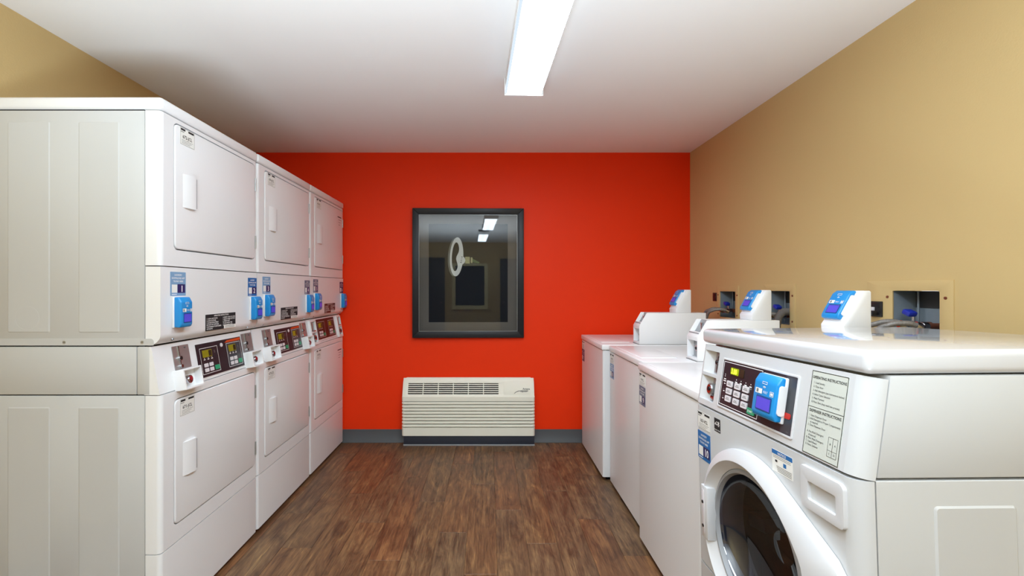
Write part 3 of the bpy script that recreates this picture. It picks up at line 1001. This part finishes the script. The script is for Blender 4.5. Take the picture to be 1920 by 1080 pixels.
    mb.plate(rr(px0 - .005, px1 + .006, pz0 - .006, pz1 + .006, .005), [rr(px0, px1, pz0, pz1, .002)], -.0028, .001, P, X=PX, bev=.0012)
    fr = mb.build('panel_bezel', t)
    mb = MB()
    mb.plate(rr(px0 - .001, px1 + .001, pz0 - .001, pz1 + .001, 0), [], -.0012, .001, M['panel'], X=PX)
    xsp = .345
    mb.rect(.440, px1, pz0, pz1, M['panelgrey'], -.0014, PX)
    mb.outline(px0 + .004, xsp, pz0 + .005, pz1 - .004, .0018, M['white_ink'], -.0016, PX)
    cp = mb.build('control_panel', t)
    def pl(name, x0, x1, z0, z1, m, y=-.003, r=.002):
        return MB().plate(rr(x0, x1, z0, z1, r), [], y, -.001, m, X=PX).build(name, cp)
    pl('display', .192, .262, .128, .152, M['screen_dark'])
    MB().plate(rr(.194, .236, .130, .150, .003), [], -.0036, -.002, M['screen_green'], X=PX).build('lit_display', cp)
    mb = MB().text('3.00', .198, .1325, .0215, M['digit'], -.0040, X=PX, bold=True, sx=.82); mb.build('digits', cp)
    for q in range(3):
        for p in range(3):
            bx, bz = .182 + .042 * q, .046 + .0225 * p
            pl('button', bx, bx + .030, bz, bz + .0175, M['key'], -.004, .003)
    pl('start_button', .300, .334, .037, .054, M['greenkey'], -.004, .003)
    mb = MB()
    y = -.0018
    mb.text('2', .162, .118, .012, M['white_ink'], y, X=PX); mb.rect(.158, .174, .103, .106, M['white_ink'], y, PX)
    mb.rect(.160, .172, .109, .112, M['white_ink'], y, PX)
    for q in range(4):
        bx = .222 + .024 * q
        mb.rect(bx + .004, bx + .007, .116, .119, M['white_ink'], y, PX)
        mb.rect(bx, bx + .011, .109, .112, M['white_ink'], y, PX)
        mb.rect(bx, bx + .012, .103, .106, M['greyink'], y, PX)
    for p in range(3):
        mb.rect(.164, .172, .050 + .0225 * p, .0525 + .0225 * p, M['white_ink'], y, PX)
        mb.rect(.162, .170, .056 + .0225 * p, .0575 + .0225 * p, M['greyink'], y, PX)
        for q in range(3):
            bx, bz = .187 + .042 * q, .052 + .0225 * p
            mb.rect(bx, bx + .020, bz, bz + .0018, M['greyink'], -.0044, PX)
            mb.rect(bx + .003, bx + .017, bz + .004, bz + .0058, M['greyink'], -.0044, PX)
    mb.text('START', .303, .0425, .008, M['white_ink'], -.0044, X=PX, bold=True)
    mb.text('TM', .462, .030, .006, M['greyink'], y, X=PX)
    mb.build('panel_marking', cp)['kind'] = 'stuff'
    pl('red_badge', .444, .472, .064, .078, M['redfilm'], -.003, .005)
    # card reader on the panel
    X = PX @ Tr((.404, -.001, .048))
    card_reader(t, X, True, w=.092, h=.112, d=.028)
    # instruction label
    X = PX @ Tr((.522, -.0006, .007))
    w, h = .104, .188
    mb = MB()
    mb.plate(rr(0, w, 0, h, .001), [], -.0002, .0006, M['paper_grey'], X=X)
    y = -.0006
    mb.outline(.0005, w - .0005, .0005, h - .0005, .0014, M['ink'], y, X)
    mb.text('OPERATING INSTRUCTIONS', w / 2, h * .905, .0088, M['ink'], y, 'c', X, bold=True, sx=.86)
    for k, s in enumerate(('1. Load laundry', '2. Close door', '3. Add detergent (see instructions below)', '4. Select Cycle Selection', '5. Make Payment', '6. Press Start (may need two presses)')):
        mb.text(s, .009, h * (.845 - .046 * k), .0066, M['ink'], y, 'l', X, sx=.80)
    mb.rect(.002, w - .002, h * .562, h * .568, M['ink'], y, X)
    mb.text('DISPENSER INSTRUCTIONS', w / 2, h * .505, .0088, M['ink'], y, 'c', X, bold=True, sx=.86)
    for k, s in enumerate(('1. Open Dispenser Door', '2. Add Detergent to Proper Compartments', '    as required', '3. Close Dispenser Door', '', 'A. Pre-Wash Detergent', '    (if desired)', 'B. Main Wash Detergent', 'C. Liquid Bleach', 'D. Fabric Softener')):
        if s: mb.text(s, .007, h * (.450 - .0385 * k), .0064, M['ink'], y, 'l', X, sx=.80)
    gx0, gx1, gz0, gz1 = w * .68, w * .93, h * .07, h * .29
    mb.outline(gx0, gx1, gz0, gz1, .0007, M['ink'], y, X)
    gm = (gx0 + gx1) / 2
    mb.rect(gm - .0004, gm + .0004, gz0, gz1, M['ink'], y, X); mb.rect(gx0, gx1, gz0 + .013, gz0 + .0137, M['ink'], y, X)
    for s, a_, b_ in (('B', .25, .6), ('A', .75, .6), ('C', .25, .12), ('D', .75, .12)):
        mb.text(s, gx0 + (gx1 - gx0) * a_, gz0 + (gz1 - gz0) * b_, .006, M['ink'], y, 'c', X)
    mb.build('instruction_label', t)
    # labels below the seam
    model_label(t, Tr((.014, 0, .806)), '163-VCL', w=.086, h=.056)
    number_sticker(t, Tr((.013, 0, .704)), '10', w=.084, h=.092, kind='blue')
    X = Tr((.126, 0, .824))
    mb = MB(); mb.plate(rr(0, .036, 0, .042, .001), [], -.0006, 0, M['ink'], X=X)
    for k in range(10):
        a0, a1 = R(20 + 15 * k), R(35 + 15 * k)
        for q, r_ in ((.0115, .0100),):
            mb.put([(.018 + q * math.cos(a0), -.001, .021 + q * math.sin(a0)), (.018 + q * math.cos(a1), -.001, .021 + q * math.sin(a1)),
                    (.018 + r_ * math.cos(a1), -.001, .021 + r_ * math.sin(a1)), (.018 + r_ * math.cos(a0), -.001, .021 + r_ * math.sin(a0))], [(0, 1, 2, 3)], M['white_ink'], X)
    mb.text('energy', .018, .021, .0105, M['white_ink'], -.001, 'c', X, bold=True)
    st = []
    for k in range(10):
        a_ = R(90 + 36 * k); q = .006 if k % 2 == 0 else .0026
        st.append((.027 + q * math.cos(a_), -.0011, .030 + q * math.sin(a_)))
    mb.put(st, [tuple(range(10))], M['white_ink'], X)
    mb.text('ENERGY STAR', .018, .004, .0055, M['white_ink'], -.001, 'c', X)
    mb.build('energy_label', t)
    X = Tr((.414, 0, .810))
    w, h = .076, .054
    mb = MB(); mb.plate(rr(0, w, 0, h, .001), [], -.0006, 0, M['paper'], X=X)
    y = -.001
    mb.rect(0, w, h * .80, h, M['st_blue'], y, X)
    mb.text('NOTICE', w / 2, h * .835, .0085, M['white_ink'], y - .0003, 'c', X, bold=True)
    for k in range(2): mb.rect(w * .06, w * .92, h * (.72 - .07 * k), h * (.74 - .07 * k), M['greyink'], y, X)
    mb.rect(w * .16, w * .27, h * .46, h * .56, M['ink'], y, X)
    mb.rect(w * .56, w * .70, h * .38, h * .56, M['st_blue'], y, X)
    for k in range(4): mb.rect(w * (.22 + .02 * k), w * .95, h * (.28 - .07 * k), h * (.305 - .07 * k), M['greyink'], y, X)
    mb.build('notice_label', t)
    # ---------- detergent drawer
    x0, x1, z0, z1 = .526, .648, .774, .866
    mb = MB()
    ho = rr(x0 + .022, x1 - .020, z0 + .022, z1 - .030, .004)
    mb.plate(rr(x0, x1, z0, z1, (.006, .010, .012, .006)), [ho], -.008, .012, P, bev=.004, seg=3)
    dr = mb.build('detergent_drawer', t)
    ax0, ax1, az0, az1 = x0 + .021, x1 - .019, z0 + .021, z1 - .029
    mb = MB()
    mb.put([(ax0, -.004, az0), (ax1, -.004, az0), (ax1, -.004, az1), (ax0, -.004, az1),
            (ax0 + .004, .046, az0 + .012), (ax1 - .004, .046, az0 + .012), (ax1 - .004, .046, az1), (ax0 + .004, .046, az1)],
           [(0, 1, 5, 4), (1, 2, 6, 5), (2, 3, 7, 6), (3, 0, 4, 7), (4, 5, 6, 7)], P)
    mb.build('drawer_pull', dr)
    # ---------- door
    N = 72
    RO = .256
    tab_x, tab_z = .318, .128
    def outline(th):
        c, s = math.cos(th), math.sin(th)
        r_ = RO
        # tangent lines from the circle to the tab corner
        dist = math.hypot(tab_x, tab_z); base = math.atan2(tab_z, tab_x)
        tang = base + math.acos(RO / dist)
        if abs(th if th <= math.pi else th - 2 * math.pi) < tang:
            u = abs(th if th <= math.pi else th - 2 * math.pi)
            if u >= base:
                r_ = RO / math.cos(tang - u)
            else:
                r_ = tab_x / math.cos(u)
        return r_
    ths = [2 * math.pi * k / N for k in range(N)]
    def ring(f, y):
        return [(CX + f(th) * math.cos(th), y, CZ + f(th) * math.sin(th)) for th in ths]
    mb = MB()
    mb.loops([ring(lambda h_: outline(h_) * .995, -.001), ring(lambda h_: outline(h_), -.010), ring(lambda h_: outline(h_) - .003, -.019),
              ring(lambda h_: outline(h_) - .012, -.025), ring(lambda h_: .226 + (outline(h_) - RO) * .25, -.034),
              ring(lambda h_: .223 + (outline(h_) - RO) * .22, -.0345), ring(lambda h_: .205, -.010), ring(lambda h_: .201, -.008), ring(lambda h_: .199, .016)], P)
    door = mb.build('door', t, angle=30, fixn=False)
    mb = MB()
    mb.loops([ring(lambda h_: .2005, -.006), ring(lambda h_: .195, -.012), ring(lambda h_: .189, -.012), ring(lambda h_: .185, .000)], M['rubber'])
    mb.build('glass_rim', door)
    mb = MB()
    rows = []
    for k in range(8):
        q = .189 * math.cos(R(90 * k / 8) * .98)
        rows.append(ring(lambda h_, q=q: q, -.006 + .085 * math.sin(R(90 * k / 8))))
    mb.loops(rows, M['doorglass'])
    mb.put([(p[0], p[1], p[2]) for p in rows[-1]], [tuple(range(N))], M['doorglass'])
    mb.build('door_glass', door)
    mb = MB()
    mb.box(CX - .228, CX - .188, -.037, -.004, CZ - .082, CZ + .082, P, bev=.003)
    hg = mb.build('door_hinge', door)
    MB().box(CX - .222, CX - .206, -.0382, -.020, CZ - .070, CZ + .070, M['key'], bev=.002).build('hinge_plate', hg)
    for zz in (-.045, .03):
        MB().cyl((CX - .214, -.038, CZ + zz), (0, 1, 0), .005, .004, M['black'], 12).build('hinge_screw', hg)
    mb = MB()
    mb.box(CX + .296, CX + .328, -.024, -.004, CZ - .085, CZ + .106, M['black'], bev=.003)
    lt = mb.build('door_handle', door)
    mb = MB(); mb.box(CX + .306, CX + .326, -.027, -.020, CZ + .080, CZ + .100, M['chrome'], bev=.002)
    mb.build('latch', lt)
    # ---------- gasket and drum behind the glass
    mb = MB()
    mb.loops([ring(lambda h_: .207, .002), ring(lambda h_: .203, .05), ring(lambda h_: .205, .085)], M['rubber'])
    mb.build('door_gasket', t)
    mb = MB()
    mb.loops([ring(lambda h_: .205, .085), ring(lambda h_: .262, .095), ring(lambda h_: .262, .46)], M['drum'])
    mb.put(ring(lambda h_: .262, .46), [tuple(range(N))], M['drum'])
    dm = mb.build('drum', t)
    for k in range(3):
        a0 = R(100 + 120 * k)
        X = Tr((CX, 0, CZ)) @ Matrix.Rotation(-a0, 4, 'Y')
        MB().prism([(.13, .175), (.13, .262), (.44, .262), (.44, .19)], -.022, .022, M['steel'], X=X, bev=.006).build('drum_paddle', dm)
    return t
front_washer()

# ================================================================= WALL HEATER / AIR CONDITIONER
def air_conditioner():
    X0, W = -.706, 1.083
    yf = 3.590
    t = thing('air_conditioner', 'cream packaged wall air conditioner with slatted front, under the picture', 'air conditioner', (X0, yf, 0))
    C, G = M['cream'], M['gap']
    yb = YB - yf
    # sub-base
    MB().box(.014, W - .004, .010, yb - .018, .010, .082, M['acbase'], bev=.002).build('sub_base', t)
    MB().box(.012, W - .002, .004, yb - .018, .0, .012, M['actrim'], bev=.002).build('base_trim', t)
    # lower rail
    def rail(z0, z1, name, m=C, inset=0.0, y1=None):
        mb = MB()
        mb.plate(rr(inset, W - inset, inset, yb - .017 if y1 is None else y1, (.020, .020, 0, 0), 6), [], z0, z1, m, 'xy')
        return mb
    rail(.083, .148, 'bottom_rail').build('bottom_rail', t)
    rail(.150, .362, 'core', G, .012).build('inner_core', t)
    for k in range(8):
        z0 = .1525 + .0263 * k
        mb = MB()
        lo_, hi = rr(0, W, 0, yb - .017, (.020, .020, 0, 0), 6), None
        a = rr(.004, W - .004, .004, yb - .017, (.018, .018, 0, 0), 6)
        mb.loops([[(p, q, z0) for p, q in a], [(p, q, z0 + .005) for p, q in lo_], [(p, q, z0 + .0165) for p, q in lo_], [(p, q, z0 + .0208) for p, q in a]], C, cap=True)
        mb.build('slat', t, fixn=True)
    rail(.3635, .398, 'upper_rail').build('upper_rail', t)
    # sloped top with grille opening
    y_s, z_s, y_t, z_t = .004, .398, .062, .545
    a = math.atan2(y_t - y_s, z_t - z_s)
    SX = Tr((0, y_s, z_s)) @ Matrix.Rotation(-a, 4, 'X')
    H = math.hypot(y_t - y_s, z_t - z_s)
    gx0, gx1, gz0, gz1 = .047, .788, .022, .112
    mb = MB()
    mb.plate(rr(.004, W - .004, 0, H, (.002, .002, .030, .030), 6), [rr(gx0, gx1, gz0, gz1, .004)], 0, .016, C, X=SX, bev=.004)
    hood = mb.build('top_panel', t)
    for xx in (0.004, W - .018):
        MB().prism([(y_s + .004, z_s), (y_t + .004, z_t - .004), (yb - .017, z_t - .004), (yb - .017, z_s)], xx, xx + .014, C, bev=.003).build('end_panel', t)
    MB().box(.030, W - .030, y_t - .002, yb - .017, z_t - .010, z_t, C, bev=.003).build('top_strip', t)
    MB().box(.02, W - .02, .050, yb - .02, .398, .44, G).build('air_duct', t)
    mb = MB(); mb.box(gx0 - .004, gx1 + .004, .026, .030, gz0 - .004, gz1 + .004, M['grille'], X=SX); mb.build('grille_back', t)
    gr = MB()
    for k in range(5):
        zz = gz0 + .016 + .0185 * k
        gr.box(gx0, gx1, .003, .016, zz, zz + .0055, C, X=SX) if False else None
    gr.bm.free()
    for k in range(5):
        zz = gz0 + .011 + .0165 * k
        MB().box(gx0, gx1, .004, .017, zz, zz + .006, C, X=SX).build('grille_bar', hood)
    for k in range(1, 6):
        xx = gx0 + (gx1 - gx0) * k / 6
        MB().box(xx - .003, xx + .003, -.001, .018, gz0, gz1, C, X=SX).build('grille_rib', hood)
    # control door and badge
    mb = MB()
    mb.plate(rr(.830, W - .035, .018, .128, .004), [], -.0018, .001, C, X=SX, bev=.0008)
    cd_ = mb.build('control_door', t)
    mb = MB()
    mb.text('Amana', .985, .058, .021, M['ink'], -.0024, X=SX, bold=True)
    sw = [(.915, .028), (.930, .040), (.950, .048), (.985, .050), (1.030, .050)]
    for k in range(4):
        (xa, za), (xb, zb) = sw[k], sw[k + 1]
        mb.put([(xa, -.0024, za - .003), (xb, -.0024, zb - .004), (xb, -.0024, zb + .003), (xa, -.0024, za + .002)], [(0, 1, 2, 3)], M['greyink'], SX)
    mb.text('DigiSmart', .968, .0395, .0135, M['ink'], -.0026, X=SX, bold=True)
    mb.build('badge', cd_)
    return t
air_conditioner()

# ================================================================= FRAMED PICTURE
def picture():
    s = 226.0
    x0, x1 = (774 - 916) / s, (982 - 916) / s
    z0, z1 = EYE - (633 - 541) / s, EYE + (541 - 391) / s
    W, H = x1 - x0, z1 - z0
    t = thing('framed_picture', 'large black framed picture of a pale key, hung on the red wall', 'picture', ((x0 + x1) / 2, YB - .004, (z0 + z1) / 2), (R(-.2), 0, R(1.3)))
    fw = .054; h, w = H / 2, W / 2
    mb = MB()
    for (pts) in (
        [(-w, -h), (w, -h), (w - fw, -h + fw), (-w + fw, -h + fw)],
        [(w, -h), (w, h), (w - fw, h - fw), (w - fw, -h + fw)],
        [(w, h), (-w, h), (-w + fw, h - fw), (w - fw, h - fw)],
        [(-w, h), (-w, -h), (-w + fw, -h + fw), (-w + fw, h - fw)]):
        MB().plate(pts, [], -.034, 0, M['frame'], bev=.004).build('frame_rail', t)
    mb.bm.free()
    iw, ih = w - fw + .004, h - fw + .004
    mw, mh = .083, .078
    MB().box(-iw, iw, -.010, -.002, -ih, ih, M['print']).build('print', t)
    MB().plate(rr(-iw, iw, -ih, ih, 0), [rr(-iw + mw, iw - mw, -ih + mh, ih - mh, 0)], -.014, -.010, M['mat_board'], bev=.002).build('mat_board', t)
    MB().plate(rr(-iw, iw, -ih, ih, 0), [rr(-iw + .006, iw - .006, -ih + .006, ih - .006, 0)], -.030, -.027, M['steel']).build('inner_fillet', t)
    # the key: oval bow with kidney-shaped opening, collar and fading shank
    def P(px, py):
        return ((px - 878.0) / s, -(py - 512.0) / s)
    cx, cz = P(856, 481.5)
    rx, rz = 12.6 / s, 36.5 / s
    tilt = R(-3)
    def oval(ax, az, n=48, ox=0, oz=0):
        out = []
        for k in range(n):
            a = 2 * math.pi * k / n
            px, pz = ax * math.cos(a) + ox, az * math.sin(a) + oz
            out.append((cx + px * math.cos(tilt) + pz * math.sin(tilt) * -1, cz + px * math.sin(tilt) + pz * math.cos(tilt)))
        return out
    hole = []
    for k in range(48):
        a = 2 * math.pi * k / 48
        px, pz = 7.2 / s * math.cos(a) - 1.6 / s, 27.0 / s * math.sin(a)
        if math.cos(a) > 0:      # pinched on the side towards the shank
            px -= 6.2 / s * math.cos(a) * math.exp(-((pz * s + 3) / 11.0) ** 2)
        hole.append((cx + px * math.cos(tilt) - pz * math.sin(tilt), cz + px * math.sin(tilt) + pz * math.cos(tilt)))
    MB().plate(oval(rx, rz * .98, ox=-3.6 / s, oz=-.8 / s), [oval(rx - 3.0 / s, rz * .92, ox=-2.4 / s)], -.0106, -.0098, M['bow_edge']).build('key_edge', t)
    mb = MB()
    mb.plate(oval(rx, rz), [hole], -.0116, -.0104, M['bow'])
    nx, nz = P(866, 488)
    mb.plate([P(864, 478), P(871, 483), P(872.5, 488), P(871, 493), P(864, 498)], [], -.0118, -.0104, M['bow'])
    kb = mb.build('key_bow', t)
    X = Tr((P(866.5, 487)[0], -.0120, P(866.5, 487)[1])) @ Matrix.Rotation(R(-80), 4, 'Y')
    MB().text('A 0 1 A', 0, 0, .018, M['ink'], 0, 'c', X, bold=True).build('key_stamp', kb)
    mb = MB()
    c0, c1 = P(872, 481.5), P(881, 494)
    mb.plate(rr(c0[0], c1[0], c1[1], c0[1], .004), [], -.0112, -.0100, M['brass'])
    c0, c1 = P(882.5, 482.5), P(886, 493)
    mb.plate(rr(c0[0], c1[0], c1[1], c0[1], .003), [], -.0112, -.0100, M['brass'])
    mb.build('key_collar', t)
    mb = MB(); mb.plate([P(886, 485), P(899, 491.5), P(898, 494), P(886, 492)], [], -.0110, -.0100, M['glow']); mb.build('key_shank', t)
    MB().box(-iw + .006, iw - .006, -.0265, -.0245, -ih + .006, ih - .006, M['glass']).build('glass_pane', t)
    return t
picture()

# ================================================================= WATER SUPPLY BOXES, OUTLETS AND HOSES ON THE RIGHT WALL
def supply_box(k, plate, label):
    a, b, c, d = BOXES[k]
    t = thing('water_supply_box', label, 'supply box', (XR, (a + b) / 2, c), (0, 0, 0), 'recessed water supply boxes')
    m = (a + b) / 2
    pa, pb, pc, pd = plate
    mb = MB()
    holes = [rr(a - m + .002, b - m - .002, .002, d - c - .002, .006)]
    mb.plate(rr(pa - m, pb - m, pc - c, pd - c, .002), holes, -.004, 0, M['beige'], 'yz', bev=.0012)
    pt = mb.build('face_plate', t)
    for yy in (a - m - .020, b - m + .020):
        for zz in (.022, d - c - .028):
            if pa - m < yy < pb - m:
                mb = MB(); mb.cyl((-.005, yy, zz), (1, 0, 0), .0055, .003, M['copper'], 10); mb.build('screw', pt)
    mb = MB()
    D = .092
    q = [(.001, a - m + .003, .003), (.001, b - m - .003, .003), (.001, b - m - .003, d - c - .003), (.001, a - m + .003, d - c - .003)]
    q2 = [(D, y, z) for _, y, z in q]
    mb.put(q + q2, [(0, 4, 5, 1), (1, 5, 6, 2), (2, 6, 7, 3), (3, 7, 4, 0)], M['box'])
    mb.put(q2, [(0, 3, 2, 1)], M['box'])
    mb.build('box_shell', t)
    mb = MB(); mb.box(D - .003, D - .001, a - m + .006, b - m - .006, (d - c) * .62, d - c - .006, M['boxdark']); mb.build('back_gap', t)
    MB().cyl((D - .02, b - m - .035, (d - c) / 2), (0, 0, 1), .004, d - c - .01, M['box'], 10).build('box_seam', t)
    # two valves: body, blue handle
    for j, off in enumerate((.030, -.035)):
        mb = MB()
        mb.cyl((.045, off, .050), (1, 0, 0), .012, .085, M['copper'], 14)
        mb.cyl((-.002, off, .050), (1, 0, 0), .016, .020, M['chrome'], 16)
        vb = mb.build('valve', t)
        if j == 0:
            mb = MB()
            mb.cyl((.020, off, .072), (0, 0, 1), .006, .02, M['chrome'], 10)
            mb.build('valve_stem', vb)
            mb = MB()
            mb.box(-.018, .018, -.010, .026, -.011, .011, M['valve'], bev=.007, seg=2, X=Tr((.012, off, .094)) @ Matrix.Rotation(R(24), 4, 'X'))
            mb.build('valve_handle', vb)
    return t
supply_box(0, (2.965, 3.250, 1.03, 1.300), 'recessed water supply box farthest along the beige wall, nearest red wall')
supply_box(1, (2.417, 2.690, 1.03, 1.305), 'recessed water supply box in the beige wall behind the middle washer')
supply_box(2, (1.593, 1.955, 1.04, 1.312), 'nearest recessed water supply box in the beige wall, above the front-loading washer')

def outlet(y, z, h, label, plug):
    t = thing('power_outlet', label, 'outlet', (XR - (.004 if plug else 0), y, z))
    MB().box(-.006, .0, -.028, .028, -h / 2, h / 2, M['cable'], bev=.002).build('receptacle', t)
    for zz in (h * .24, -h * .24):
        MB().box(-.009, -.005, -.018, .018, zz - h * .17, zz + h * .17, M['black'], bev=.003).build('socket', t)
    if plug:
        p = MB().box(-.034, -.008, -.016, .016, -h * .40, -h * .10, M['black'], bev=.005).build('plug', t)
        MB().tube([(-.030, 0, -h * .25), (-.042, .004, -h * .4), (-.046, .01, -.09), (-.046, .012, -.20)], .005, M['cable'], 8).build('plug_cord', p)
        MB().box(-.016, -.008, .002, .020, -.010, .008, M['key'], bev=.002).build('outlet_tag', t)
    return t
outlet(3.273, 1.218, .062, 'small dark power outlet on the beige wall nearest the red wall', False)
outlet(2.708, 1.215, .066, 'dark power outlet half hidden behind the middle card reader stand', False)
outlet(1.905, 1.192, .066, 'black power outlet with plug beside the nearest supply box', True)

def hose(pts, r, label, m, name='water_hose', ridge=0.0, sub=8):
    mb = MB()
    mb.tube(pts, r, m, 12, sub, ridge=ridge)
    if name == 'water_hose':
        a, b = Vector(pts[0]), Vector(pts[1])
        mb.cyl(tuple(a), tuple((b - a).normalized()), r * 1.5, .022, M['chrome'], 14)
    o = mb.build(name)
    o['label'] = label; o['category'] = 'hose'
    return o
def box_hoses(k, where):
    a, b, c, d = BOXES[k]
    m = (a + b) / 2
    zf = c + .050
    hose([(1.655, m + .030, zf), (1.628, m + .034, zf + .012), (1.585, m + .060, zf + .004), (1.560, m + .095, zf - .045), (1.552, m + .110, zf - .30), (1.556, m + .110, .55)],
         .0105, 'grey braided water hose from the left valve of ' + where, M['hose'])
    hose([(1.655, m - .035, zf), (1.622, m - .030, zf + .010), (1.572, m - .004, zf + .002), (1.545, m + .030, zf - .050), (1.535, m + .045, zf - .30), (1.540, m + .045, .55)],
         .0105, 'grey braided water hose from the right valve of ' + where, M['hose'])
box_hoses(0, 'the supply box nearest the red wall')
box_hoses(1, 'the supply box behind the middle washer')
box_hoses(2, 'the supply box nearest the viewer')
hose([(1.700, 2.489, 1.146), (1.672, 2.482, 1.150), (1.635, 2.470, 1.140), (1.600, 2.452, 1.090), (1.592, 2.445, .95), (1.600, 2.44, .55)],
     .019, 'thick grey corrugated drain hose hanging from the middle supply box', M['drain'], 'drain_hose', ridge=.05, sub=14)
